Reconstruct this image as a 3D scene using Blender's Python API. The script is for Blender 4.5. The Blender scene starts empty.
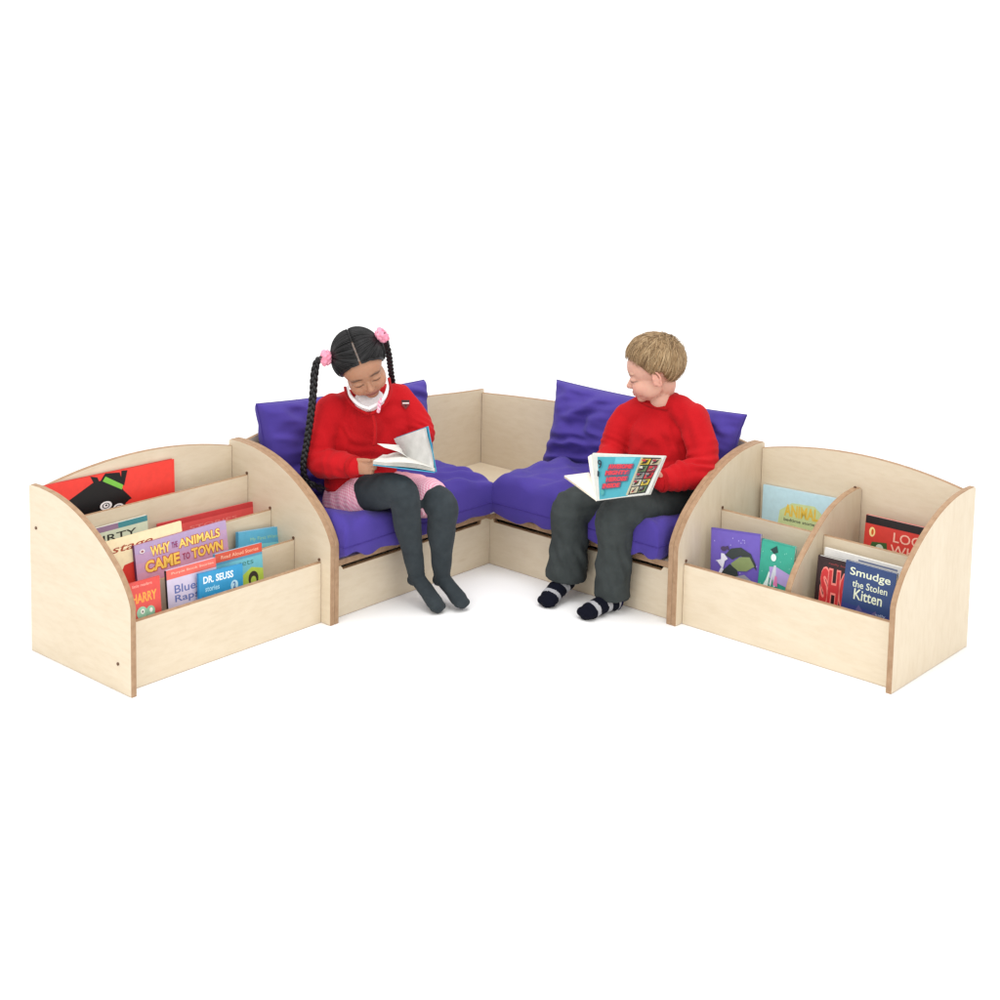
import bpy, bmesh, math, random
from mathutils import Vector, Matrix, noise, Quaternion
random.seed(11)
V = Vector
SC = bpy.context.scene
COL = SC.collection

# ---------------------------------------------------------------- camera frame (fitted to the furniture)
CAM = V((3.4195, -3.9174, 1.8092)); YAW, PIT, ROLL, FPX, SY = 2.2864, -0.1234, 0.0203, 1579.0256, -270.5
_d = V((math.cos(YAW)*math.cos(PIT), math.sin(YAW)*math.cos(PIT), math.sin(PIT)))
_r0 = _d.cross(V((0, 0, 1))).normalized(); _u0 = _r0.cross(_d)
_r = _r0*math.cos(ROLL)+_u0*math.sin(ROLL); _u = -_r0*math.sin(ROLL)+_u0*math.cos(ROLL)
def ray(x, y): return _d+_r*((x-500)/FPX)-_u*((y-500-SY)/FPX)
def at(x, y, t): return CAM+ray(x, y)*t                       # measured spot at distance t
def onp(x, y, ax, val):
    R = ray(x, y); return CAM+R*((val-CAM[ax])/R[ax])
def cv(r, u, t): return _r0*r+V((0, 0, 1))*u+(-V((_d.x, _d.y, 0)).normalized())*t   # right, up, toward viewer
cam = bpy.data.cameras.new('camera'); camo = bpy.data.objects.new('camera', cam); COL.objects.link(camo)
M = Matrix((( _r.x, _u.x, -_d.x, CAM.x), (_r.y, _u.y, -_d.y, CAM.y), (_r.z, _u.z, -_d.z, CAM.z), (0, 0, 0, 1)))
camo.matrix_world = M
cam.sensor_width = 36; cam.lens = FPX*36/1000; cam.shift_y = SY/1000.0; cam.clip_end = 200
SC.camera = camo

# ---------------------------------------------------------------- materials
def srgb(r, g, b):
    f = lambda c: (c/255/12.92) if c/255 <= .04045 else ((c/255+.055)/1.055)**2.4
    return (f(r), f(g), f(b), 1)
MATS = {}
def base_mat(name, col, rough=.6, spec=.3):
    m = bpy.data.materials.new(name); m.use_nodes = True
    b = m.node_tree.nodes['Principled BSDF']
    b.inputs['Base Color'].default_value = col; b.inputs['Roughness'].default_value = rough
    b.inputs['Specular IOR Level'].default_value = spec
    return m, m.node_tree, b
def flat(col, rough=.45, spec=.35):
    k = (tuple(round(c, 3) for c in col), rough)
    if k not in MATS:
        m, nt, b = base_mat('printed_paint', col, rough, spec)
        n = nt.nodes.new('ShaderNodeTexNoise'); n.inputs['Scale'].default_value = 60; n.inputs['Detail'].default_value = 4
        tc = nt.nodes.new('ShaderNodeTexCoord'); nt.links.new(tc.outputs['Object'], n.inputs['Vector'])
        mx = nt.nodes.new('ShaderNodeMixRGB'); mx.blend_type = 'MULTIPLY'; mx.inputs[1].default_value = col
        cr = nt.nodes.new('ShaderNodeValToRGB'); cr.color_ramp.elements[0].position = .3; cr.color_ramp.elements[0].color = (.86, .86, .86, 1); cr.color_ramp.elements[1].position = .7
        nt.links.new(n.outputs['Fac'], cr.inputs['Fac']); nt.links.new(cr.outputs['Color'], mx.inputs[2]); mx.inputs[0].default_value = .6
        nt.links.new(mx.outputs[0], b.inputs['Base Color'])
        MATS[k] = m
    return MATS[k]
def noise_mat(name, c1, c2, scale=(1, 1, 1), nscale=20, rough=.6, bump=0, bscale=None, detail=5, spec=.3, dist=.002, sheen=0, coord='Object'):
    m, nt, b = base_mat(name, c1, rough, spec)
    tc = nt.nodes.new('ShaderNodeTexCoord'); mp = nt.nodes.new('ShaderNodeMapping'); mp.inputs['Scale'].default_value = scale
    nt.links.new(tc.outputs[coord], mp.inputs['Vector'])
    n = nt.nodes.new('ShaderNodeTexNoise'); n.inputs['Scale'].default_value = nscale; n.inputs['Detail'].default_value = detail
    nt.links.new(mp.outputs[0], n.inputs['Vector'])
    cr = nt.nodes.new('ShaderNodeValToRGB'); cr.color_ramp.elements[0].position = .3; cr.color_ramp.elements[1].position = .7
    cr.color_ramp.elements[0].color = c1; cr.color_ramp.elements[1].color = c2
    nt.links.new(n.outputs['Fac'], cr.inputs['Fac']); nt.links.new(cr.outputs['Color'], b.inputs['Base Color'])
    if bump:
        n2 = nt.nodes.new('ShaderNodeTexNoise'); n2.inputs['Scale'].default_value = bscale or nscale*3; n2.inputs['Detail'].default_value = 6
        nt.links.new(mp.outputs[0], n2.inputs['Vector'])
        bp = nt.nodes.new('ShaderNodeBump'); bp.inputs['Strength'].default_value = bump; bp.inputs['Distance'].default_value = dist
        nt.links.new(n2.outputs['Fac'], bp.inputs['Height']); nt.links.new(bp.outputs[0], b.inputs['Normal'])
    if sheen: b.inputs['Sheen Weight'].default_value = sheen; b.inputs['Sheen Roughness'].default_value = .5
    return m
def birch(name, scale):
    """pale birch veneer: soft cloudy figure, thin darker grain lines and a few flecks"""
    m, nt, b = base_mat(name, (.6, .5, .36, 1), .42, .3)
    N = nt.nodes.new; L = nt.links.new
    tc = N('ShaderNodeTexCoord'); mp = N('ShaderNodeMapping'); mp.inputs['Scale'].default_value = scale
    L(tc.outputs['Object'], mp.inputs['Vector'])
    n1 = N('ShaderNodeTexNoise'); n1.inputs['Scale'].default_value = 3.0; n1.inputs['Detail'].default_value = 4; n1.inputs['Distortion'].default_value = 1.2
    L(mp.outputs[0], n1.inputs['Vector'])
    c1 = N('ShaderNodeValToRGB'); c1.color_ramp.elements[0].position = .3; c1.color_ramp.elements[1].position = .72
    c1.color_ramp.elements[0].color = (.635, .54, .405, 1); c1.color_ramp.elements[1].color = (.67, .58, .445, 1)
    L(n1.outputs['Fac'], c1.inputs['Fac'])
    n2 = N('ShaderNodeTexNoise'); n2.inputs['Scale'].default_value = 16; n2.inputs['Detail'].default_value = 8; n2.inputs['Roughness'].default_value = .65
    L(mp.outputs[0], n2.inputs['Vector'])
    c2 = N('ShaderNodeValToRGB'); c2.color_ramp.elements[0].position = .36; c2.color_ramp.elements[1].position = .56
    c2.color_ramp.elements[0].color = (.955, .94, .915, 1); c2.color_ramp.elements[1].color = (1, 1, 1, 1)
    L(n2.outputs['Fac'], c2.inputs['Fac'])
    mx = N('ShaderNodeMixRGB'); mx.blend_type = 'MULTIPLY'; mx.inputs[0].default_value = 1
    L(c1.outputs[0], mx.inputs[1]); L(c2.outputs[0], mx.inputs[2])
    # knots / mineral flecks
    vo = N('ShaderNodeTexVoronoi'); vo.inputs['Scale'].default_value = 2.1; L(mp.outputs[0], vo.inputs['Vector'])
    c3 = N('ShaderNodeValToRGB'); c3.color_ramp.elements[0].position = .02; c3.color_ramp.elements[1].position = .09
    c3.color_ramp.elements[0].color = (.72, .62, .5, 1); c3.color_ramp.elements[1].color = (1, 1, 1, 1)
    L(vo.outputs['Distance'], c3.inputs['Fac'])
    m2 = N('ShaderNodeMixRGB'); m2.blend_type = 'MULTIPLY'; m2.inputs[0].default_value = .35
    L(mx.outputs[0], m2.inputs[1]); L(c3.outputs[0], m2.inputs[2]); L(m2.outputs[0], b.inputs['Base Color'])
    bp = N('ShaderNodeBump'); bp.inputs['Strength'].default_value = .12; bp.inputs['Distance'].default_value = .0008
    L(n2.outputs['Fac'], bp.inputs['Height']); L(bp.outputs[0], b.inputs['Normal'])
    return m
WOODX = birch('birch_veneer', (1.2, 5, 5)); WOODY = birch('birch_veneer', (5, 1.2, 5)); WOODZ = birch('birch_veneer', (4, 4, 1.0))
EDGE_D = noise_mat('plywood_edge_dark', (.30, .18, .10, 1), (.39, .25, .15, 1), nscale=60, rough=.55)
EDGE_L = noise_mat('plywood_edge_light', (.44, .30, .19, 1), (.50, .36, .24, 1), nscale=40, rough=.55)
PURPLE = noise_mat('purple_cotton', (.052, .034, .235, 1), (.066, .042, .275, 1), nscale=9, rough=.85, bump=.25, bscale=260, sheen=.06, dist=.001, spec=.2)
SEAM = noise_mat('purple_seam', (.04, .022, .19, 1), (.05, .03, .22, 1), nscale=40, rough=.9)
JUMP = noise_mat('red_knit', (.41, .006, .010, 1), (.47, .009, .013, 1), nscale=14, rough=.9, bump=.5, bscale=330, dist=.0012, sheen=.04, spec=.12)
JUMPR = noise_mat('red_rib', (.33, .005, .008, 1), (.40, .008, .010, 1), nscale=60, rough=.9, bump=.5, bscale=300, dist=.001, sheen=.04, spec=.12)
TROUS = noise_mat('charcoal_twill', (.034, .040, .040, 1), (.047, .055, .055, 1), nscale=25, rough=.9, bump=.3, bscale=400, dist=.0006, spec=.15)
TIGHT = noise_mat('grey_tights', (.026, .033, .038, 1), (.036, .045, .051, 1), nscale=30, rough=.9, bump=.4, bscale=300, dist=.0008, sheen=.05, spec=.15)
PAPER = noise_mat('page_paper', (.64, .63, .58, 1), (.71, .70, .66, 1), nscale=90, rough=.8)
PAGEG = noise_mat('printed_page', (.50, .50, .48, 1), (.64, .64, .62, 1), nscale=30, rough=.8)
WHITEC = noise_mat('white_cotton', (.78, .77, .78, 1), (.84, .83, .84, 1), nscale=60, rough=.85, bump=.2)
DARKH = noise_mat('dark_gap', (.012, .009, .007, 1), (.02, .015, .01, 1), nscale=10, rough=.9)
SCREW = noise_mat('brown_screw_cap', (.10, .05, .025, 1), (.14, .07, .04, 1), nscale=90, rough=.5)
HAIRB = noise_mat('black_hair', (.004, .004, .0045, 1), (.013, .012, .013, 1), nscale=60, rough=.45, spec=.35)
HAIRS = noise_mat('sandy_hair', (.20, .11, .045, 1), (.46, .30, .15, 1), nscale=45, rough=.5, spec=.35)
HAIRU = noise_mat('sandy_underhair', (.17, .095, .04, 1), (.26, .16, .075, 1), nscale=60, rough=.6)
PINK = noise_mat('pink_scrunchie', (.72, .22, .33, 1), (.82, .36, .46, 1), nscale=60, rough=.8, bump=.4)
def gingham():
    m, nt, b = base_mat('pink_gingham', (.8, .4, .5, 1), .85, .2)
    N = nt.nodes.new; L = nt.links.new
    tc = N('ShaderNodeTexCoord'); sp = N('ShaderNodeSeparateXYZ'); L(tc.outputs['Object'], sp.inputs[0])
    outs = []
    for a in ((1, .35), (1, .35)):
        pass
    def stripe(sock_a, sock_b, kb):
        ad = N('ShaderNodeMath'); ad.operation = 'MULTIPLY_ADD'; L(sp.outputs[sock_b], ad.inputs[0]); ad.inputs[1].default_value = kb; L(sp.outputs[sock_a], ad.inputs[2])
        mu = N('ShaderNodeMath'); mu.operation = 'MULTIPLY'; mu.inputs[1].default_value = 120; L(ad.outputs[0], mu.inputs[0])
        fr = N('ShaderNodeMath'); fr.operation = 'FRACT'; L(mu.outputs[0], fr.inputs[0])
        gt = N('ShaderNodeMath'); gt.operation = 'GREATER_THAN'; gt.inputs[1].default_value = .5; L(fr.outputs[0], gt.inputs[0])
        return gt
    a = stripe(0, 2, .6); c = stripe(1, 2, .6)
    s = N('ShaderNodeMath'); s.operation = 'ADD'; L(a.outputs[0], s.inputs[0]); L(c.outputs[0], s.inputs[1])
    h = N('ShaderNodeMath'); h.operation = 'MULTIPLY'; h.inputs[1].default_value = .5; L(s.outputs[0], h.inputs[0])
    cr = N('ShaderNodeValToRGB'); cr.color_ramp.elements[0].color = (.84, .56, .62, 1); cr.color_ramp.elements[1].color = (.72, .24, .36, 1)
    L(h.outputs[0], cr.inputs['Fac']); L(cr.outputs[0], b.inputs['Base Color'])
    return m
GING = gingham()
def skin_mat(name, sss):
    m, nt, b = base_mat(name, (.5, .3, .2, 1), .5, .35)
    a = nt.nodes.new('ShaderNodeVertexColor'); a.layer_name = 'Col'
    n = nt.nodes.new('ShaderNodeTexNoise'); n.inputs['Scale'].default_value = 25; n.inputs['Detail'].default_value = 5
    tc = nt.nodes.new('ShaderNodeTexCoord'); nt.links.new(tc.outputs['Object'], n.inputs['Vector'])
    cr = nt.nodes.new('ShaderNodeValToRGB'); cr.color_ramp.elements[0].position = .3; cr.color_ramp.elements[1].position = .7
    cr.color_ramp.elements[0].color = (.9, .86, .84, 1)
    nt.links.new(n.outputs['Fac'], cr.inputs['Fac'])
    mx = nt.nodes.new('ShaderNodeMixRGB'); mx.blend_type = 'MULTIPLY'; mx.inputs[0].default_value = .5
    nt.links.new(a.outputs['Color'], mx.inputs[1]); nt.links.new(cr.outputs[0], mx.inputs[2])
    nt.links.new(mx.outputs[0], b.inputs['Base Color'])
    b.inputs['Subsurface Weight'].default_value = sss; b.inputs['Subsurface Radius'].default_value = (1, .35, .2); b.inputs['Subsurface Scale'].default_value = .008
    return m
SKIN = skin_mat('skin', .15)

# ---------------------------------------------------------------- object helpers
def root(name, loc, label, cat, group=None):
    o = bpy.data.objects.new(name, None); o.empty_display_size = .05; COL.objects.link(o); o.location = loc
    o['label'] = label; o['category'] = cat
    if group: o['group'] = group
    return o
def link(name, me, parent=None, mats=(), smooth=False):
    o = bpy.data.objects.new(name, me); COL.objects.link(o)
    for m in mats: me.materials.append(m)
    if smooth:
        for p in me.polygons: p.use_smooth = True
    if parent:
        o.parent = parent
        loc = V((0, 0, 0)); q = parent
        while q: loc += q.location; q = q.parent
        me.transform(Matrix.Translation(-loc))                 # meshes are authored in world coordinates
    return o
def bm_obj(name, bm, parent=None, mats=(), smooth=False):
    bmesh.ops.recalc_face_normals(bm, faces=bm.faces[:])
    me = bpy.data.meshes.new(name); bm.to_mesh(me); bm.free()
    return link(name, me, parent, mats, smooth)
def box(bm, a, b, mi=0, bev=0):
    r = bmesh.ops.create_cube(bm, size=1)
    vs = r['verts']; c = [(a[i]+b[i])/2 for i in range(3)]; s = [abs(b[i]-a[i]) for i in range(3)]
    for v in vs: v.co = V((c[0]+v.co.x*s[0], c[1]+v.co.y*s[1], c[2]+v.co.z*s[2]))
    fs = set(f for v in vs for f in v.link_faces)
    for f in fs: f.material_index = mi
    if bev:
        es = list(set(e for v in vs for e in v.link_edges))
        rr = bmesh.ops.bevel(bm, geom=es, offset=bev, segments=2, affect='EDGES', profile=.6)
        for f in rr['faces']: f.material_index = mi
def solid_panel(name, prof, ax, a0, a1, parent, wood, bev=.0016, smooth_edges=True, layers=1):
    """plywood panel: outline prof of (p,q) pairs extruded along axis ax; the cut edge shows its layers"""
    bm = bmesh.new(); n = len(prof)
    area = sum(prof[i][0]*prof[(i+1) % n][1]-prof[(i+1) % n][0]*prof[i][1] for i in range(n))
    if area < 0: prof = prof[::-1]
    def nrm(i):
        p0, p1, p2 = V(prof[i-1]), V(prof[i]), V(prof[(i+1) % n])
        e1 = (p1-p0).normalized(); e2 = (p2-p1).normalized()
        n1 = V((e1.y, -e1.x)); n2 = V((e2.y, -e2.x)); s = n1+n2
        return s/max(.35, s.length_squared/2) if s.length > 1e-6 else n1
    nn = [nrm(i) for i in range(n)]
    def P(i, a, inset):
        q = V(prof[i])-nn[i]*inset
        return {0: V((a, q.x, q.y)), 1: V((q.x, a, q.y)), 2: V((q.x, q.y, a))}[ax]
    lo, hi = min(a0, a1), max(a0, a1); w = hi-lo
    rings = [(lo, bev)]+[(lo+bev+(w-2*bev)*k/layers, 0) for k in range(layers+1)]+[(hi, bev)]
    R = [[bm.verts.new(P(i, a, s)) for i in range(n)] for a, s in rings]
    for k in range(len(R)-1):
        for i in range(n):
            f = bm.faces.new((R[k][i], R[k][(i+1) % n], R[k+1][(i+1) % n], R[k+1][i]))
            kk = k-1
            f.material_index = 1 if (k == 0 or k == len(R)-2 or kk % 2 == 0) else 2
    f = bm.faces.new(R[0]); f.material_index = 0
    f = bm.faces.new(R[-1][::-1]); f.material_index = 0
    return bm_obj(name, bm, parent, (wood, EDGE_D, EDGE_L))
def catmull(pts, n):
    out = []; P = [V(p) if len(p) > 2 else V((p[0], p[1], 0)) for p in pts]
    for i in range(len(P)-1):
        p0 = P[i-1] if i else P[0]*2-P[1]; p1, p2 = P[i], P[i+1]; p3 = P[i+2] if i+2 < len(P) else P[-1]*2-P[-2]
        for k in range(n):
            t = k/n; out.append(.5*((2*p1)+(p2-p0)*t+(2*p0-5*p1+4*p2-p3)*t*t+(3*p1-p0-3*p2+p3)*t**3))
    out.append(P[-1]); return out
def lerps(vals, n):
    out = []
    for i in range(len(vals)-1):
        for k in range(n):
            t = k/n; t = t*t*(3-2*t); out.append(vals[i]*(1-t)+vals[i+1]*t)
    return out+[vals[-1]]
def tube(bm, pts, rad, seg=10, up=None, flat_=1.0, mi=0, cap=True, closed=False):
    """tube through pts; flat_ squashes it across up"""
    n = len(pts); rings = []
    T0 = (pts[1]-pts[0]).normalized(); ref = V(up) if up else (V((0, 0, 1)) if abs(T0.z) < .9 else V((1, 0, 0)))
    for i in range(n):
        T = (pts[min(i+1, n-1)]-pts[max(i-1, 0)])
        if closed: T = pts[(i+1) % n]-pts[i-1]
        T = T.normalized() if T.length > 1e-9 else T0
        A = T.cross(ref)
        A = A.normalized() if A.length > 1e-6 else V((1, 0, 0)); B = A.cross(T).normalized()
        if not up: ref = B
        r = rad[i] if isinstance(rad, (list, tuple)) else rad
        rings.append([bm.verts.new(pts[i]+A*(r*math.cos(2*math.pi*k/seg))+B*(r*flat_*math.sin(2*math.pi*k/seg))) for k in range(seg)])
    m = n if closed else n-1
    for i in range(m):
        a, b = rings[i], rings[(i+1) % n]
        for k in range(seg):
            f = bm.faces.new((a[k], a[(k+1) % seg], b[(k+1) % seg], b[k])); f.material_index = mi
    if cap and not closed:
        for rg in (rings[0][::-1], rings[-1]):
            f = bm.faces.new(rg); f.material_index = mi
def ell(bm, c, r, R=None, sub=3):
    """ellipsoid with optional 3x3 axes"""
    res = bmesh.ops.create_icosphere(bm, subdivisions=sub, radius=1)
    for v in res['verts']:
        p = V((v.co.x*r[0], v.co.y*r[1], v.co.z*r[2]))
        v.co = V(c)+(R @ p if R else p)
def limb(bm, pts, rad, n=6, seg=16, flat_=1.0, up=None):
    P = catmull(pts, n); Rr = lerps(rad, n)
    tube(bm, P, Rr, seg, up=up, flat_=flat_)
    ell(bm, P[0], (Rr[0],)*3); ell(bm, P[-1], (Rr[-1],)*3)
def remesh(bm, voxel, smooth=3, fac=.5):
    me = bpy.data.meshes.new('tmp'); bmesh.ops.recalc_face_normals(bm, faces=bm.faces[:]); bm.to_mesh(me); bm.free()
    o = bpy.data.objects.new('tmp', me); COL.objects.link(o)
    r = o.modifiers.new('r', 'REMESH'); r.mode = 'VOXEL'; r.voxel_size = voxel; r.adaptivity = 0
    if smooth:
        s = o.modifiers.new('s', 'SMOOTH'); s.iterations = smooth; s.factor = fac
    dg = bpy.context.evaluated_depsgraph_get(); dg.update()
    m2 = bpy.data.meshes.new_from_object(o.evaluated_get(dg))
    bpy.data.objects.remove(o); bpy.data.meshes.remove(me)
    return m2
def folds(me, amp=.002, scale=18, feats=(), stretch=(1, 1, .6)):
    """cloth: soft noise lumps plus local creases (centre, axis, wavelength, radius, amplitude)"""
    me.update(); N = [v.normal.copy() for v in me.vertices]
    for v, n in zip(me.vertices, N):
        p = v.co
        q = V((p.x*stretch[0], p.y*stretch[1], p.z*stretch[2]))*scale
        r1 = 1-2*abs(noise.noise(q*.8+V((5, 2, 7)))); d = amp*noise.noise(q)+amp*.5*noise.noise(q*2.3)+amp*.9*(r1*abs(r1)-.4)
        for c, ax, wl, rad, a in feats:
            r = (p-c); l = r.length_squared/(rad*rad)
            if l < 5:
                ph = r.dot(ax)/wl*2*math.pi+2.2*noise.noise(p*14+c*7)
                s = math.sin(ph); s = s*abs(s)**.3
                d += 1.7*a*s*math.exp(-l)*(.6+.6*noise.noise(p*22+V((3, 1, 9))))
        v.co = p+n*d
    me.update()

# ---------------------------------------------------------------- setting
bm = bmesh.new(); s = 60
# a seamless white studio sweep: one wide sheet
vs = [bm.verts.new(p) for p in ((-s, -s, 0), (s, -s, 0), (s, s, 0), (-s, s, 0))]; bm.faces.new(vs)
fl = bm_obj('floor', bm, None, (noise_mat('white_studio_floor', (.93, .93, .93, 1), (.94, .94, .94, 1), nscale=3, rough=.9, spec=.1),)); fl['kind'] = 'structure'
w = bpy.data.worlds.new('World'); SC.world = w; w.use_nodes = True
bg = w.node_tree.nodes['Background']; bg.inputs[0].default_value = (1, .995, .985, 1); bg.inputs[1].default_value = 1.32
def area(loc, tgt, size, power, col=(1, 1, 1)):
    l = bpy.data.lights.new('soft_light', 'AREA'); l.size = size; l.energy = power; l.color = col
    o = bpy.data.objects.new('soft_light', l); COL.objects.link(o); o.location = loc
    o.rotation_euler = (V(tgt)-V(loc)).to_track_quat('-Z', 'Y').to_euler()
area((1.2, -5.4, 3.6), (.1, -.2, .3), 1.2, 48, (1, .985, .96))
area((5.0, -1.6, 3.4), (.3, 0, .3), 1.8, 22, (1, .985, .97))

area((.55, -.75, 4.0), (.45, -.45, 0), 2.4, 62, (1, .995, .985))  # added overhead fill lamp, lifts the grey shade on the floor to white
# ---------------------------------------------------------------- furniture
D = .485; H = .5; T = .0175
PROF = catmull([(.003, .205), (-.004, .262), (-.045, .327), (-.105, .381), (-.175, .428), (-.26, .468), (-.35, .492), (-.43, .500)], 5)
PROF = [(p.x, p.y) for p in PROF]
def end_prof(sgn_out):        # (depth,z): depth 0 front .. -D back
    return [(0, 0), (0, .20)]+[(min(0, a), b) for a, b in PROF[1:]]+[(-.474, .499), (-.485, .492), (-.485, 0)]
EP = end_prof(1)
def arch(u0, u1, z0, zm, z1, n=18, base=0.0):
    P = [(u0, base)]
    for k in range(n+1):
        t = k/n; e = z0*(1-t)+z1*t; mid = zm-(z0+z1)/2
        P.append((u0+(u1-u0)*t, e+mid*4*t*(1-t)))
    return P+[(u1, base)]
def screw(parent, c, ax):
    bm = bmesh.new(); r = bmesh.ops.create_cone(bm, cap_ends=True, segments=14, radius1=.0045, radius2=.0045, depth=.003)
    R = {0: Matrix.Rotation(math.pi/2, 4, 'Y'), 1: Matrix.Rotation(math.pi/2, 4, 'X')}[ax]
    bmesh.ops.transform(bm, matrix=Matrix.Translation(c) @ R, verts=bm.verts)
    bm_obj('screw_cap', bm, parent, (SCREW,))
LB, RB = .72, .748; CL = .7475
# left bookcase: runs along -y, opens towards +x
Y0, Y1 = -LB-CL, -LB
bl = root('bookcase', (-.24, (Y0+Y1)/2, 0), 'pale birch bookcase with four stepped tiers and no centre divider', 'bookcase')
def tf(prof): return [(a, b) for a, b in prof]
solid_panel('end_panel', EP, 1, Y0, Y0+T, bl, WOODX)
solid_panel('end_panel', EP, 1, Y1-T, Y1, bl, WOODX)
solid_panel('front_board', [(Y0+T, 0), (Y1-T, 0), (Y1-T, .192), (Y0+T, .192)], 0, -.058, -.042, bl, WOODY)
solid_panel('back_panel', arch(Y0+T, Y1-T, .478, .524, .478), 0, -.482, -.467, bl, WOODY)
for dx, z in ((-.165, .236), (-.275, .308), (-.388, .398)):
    solid_panel('tier_divider', [(Y0+T, .02), (Y1-T, .02), (Y1-T, z), (Y0+T, z)], 0, dx-.010, dx, bl, WOODY)
    screw(bl, (dx-.004, Y1-T-.002, z+.005), 1)
screw(bl, (-.05, Y1-T-.002, .199), 1)
solid_panel('base_shelf', [(-.467, Y0+T), (-.058, Y0+T), (-.058, Y1-T), (-.467, Y1-T)], 2, .012, .026, bl, WOODY)
screw(bl, (-.45, Y0-.001, .375), 1); screw(bl, (-.06, Y0-.001, .08), 1)
# right bookcase: runs along +x, opens towards -y
X0, X1 = RB, RB+CL
br = root('bookcase', ((X0+X1)/2, .24, 0), 'pale birch bookcase split into four pockets by a curved centre divider, beside the boy', 'bookcase')
EPy = [(-a, b) for a, b in EP]
solid_panel('end_panel', EPy, 0, X0, X0+T, br, WOODZ)
solid_panel('end_panel', EPy, 0, X1-T, X1, br, WOODZ)
solid_panel('front_board', [(X0+T, 0), (X1-T, 0), (X1-T, .192), (X0+T, .192)], 1, .034, .050, br, WOODX)
solid_panel('back_panel', arch(X0+T, X1-T, .480, .524, .480), 1, .467, .482, br, WOODX)
XM = (X0+X1)/2
CP = [(p.x, p.y) for p in catmull([(.0515, .16), (.062, .205), (.100, .258), (.150, .302), (.205, .345), (.28, .390), (.36, .415), (.43, .424)], 5)]
solid_panel('centre_divider', [(.466, .03), (.0515, .03)]+CP+[(.455, .424), (.466, .418)], 0, XM-.010, XM+.010, br, WOODZ)
for a, b in ((X0+T, XM-.0102), (XM+.0102, X1-T)):
    solid_panel('tier_divider', [(a, .03), (b, .03), (b, .322), (a, .322)], 1, .236, .248, br, WOODX)
solid_panel('base_shelf', [(X0+T, .05), (X1-T, .05), (X1-T, .467), (X0+T, .467)], 2, .012, .026, br, WOODX)
screw(br, (X0+T+.002, .24, .328), 0); screw(br, (X0+T+.002, .044, .20), 0); screw(br, (XM, .44, .4255), 1)

SEATZ = .190; REC = .035
def seat_unit(lab, along, a0, a1, shared):
    """along 'y': front faces +x. a0..a1 run, end panel at the bookcase end"""
    r = root('storage_bench', ((-.24, (a0+a1)/2, 0) if along == 'y' else ((a0+a1)/2, .24, 0)), lab, 'bench')
    if along == 'y':
        solid_panel('end_panel', EP, 1, a0, a0+T, r, WOODX)
        f0, f1 = a0+T, a1+REC
        F = [(f0, 0), (f1, 0), (f1, .166), (f1-.045, .166), (f1-.05, .152), (f0+.05, .152), (f0+.04, .166), (f0, .166)]
        solid_panel('front_panel', F, 0, -REC-.016, -REC, r, WOODY)
        solid_panel('lid', [(-.467, f0), (-REC+.012, f0), (-REC+.012, a1), (-.467, a1)], 2, .170, SEATZ, r, WOODY)
        solid_panel('back_panel', arch(a0+T, a1, .478, .522, .478), 0, -.482, -.467, r, WOODY)
    else:
        solid_panel('end_panel', EPy, 0, a1-T, a1, r, WOODZ)
        f0, f1 = a0-REC-.016, a1-T
        F = [(f0, 0), (f1, 0), (f1, .166), (f1-.04, .166), (f1-.05, .152), (f0+.035, .152), (f0+.03, .166), (f0, .166)]
        solid_panel('front_panel', F, 1, REC, REC+.016, r, WOODX)
        solid_panel('lid', [(a0, REC-.012), (f1, REC-.012), (f1, .467), (a0, .467)], 2, .170, SEATZ, r, WOODX)
        solid_panel('back_panel', arch(a0, a1-T, .478, .522, .478), 1, .467, .482, r, WOODX)
    return r
seat_unit('pale birch storage bench with slotted front, under the girl in the pink dress', 'y', -LB+.0005, 0, 0)
seat_unit('pale birch storage bench with slotted front, under the boy in grey trousers', 'x', 0.0, RB-.0005, 0)
cu = root('corner_unit', (-.24, .24, 0), 'empty birch corner seat with two high back panels between the two benches', 'corner seat')
solid_panel('seat_board', [(-.467, .001), (-.001, .001), (-.001, REC-.012), (-REC+.012, REC-.012), (-.001, REC-.012)][:2]+[(-.001, .467), (-.467, .467)], 2, .170, SEATZ-.001, cu, WOODX)
solid_panel('back_panel', [(.001, 0), (.001, .499)]+[(p.x, p.y) for p in catmull([(.05, .498), (.2, .490), (.35, .478), (.482, .470)], 4)]+[(.482, 0)], 0, -.482, -.467, cu, WOODY)
solid_panel('back_panel', [(-.466, 0), (-.466, .458)]+[(p.x, p.y) for p in catmull([(-.42, .462), (-.3, .472), (-.15, .482), (-.001, .490)], 4)]+[(-.001, 0)], 1, .467, .482, cu, WOODX)

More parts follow.
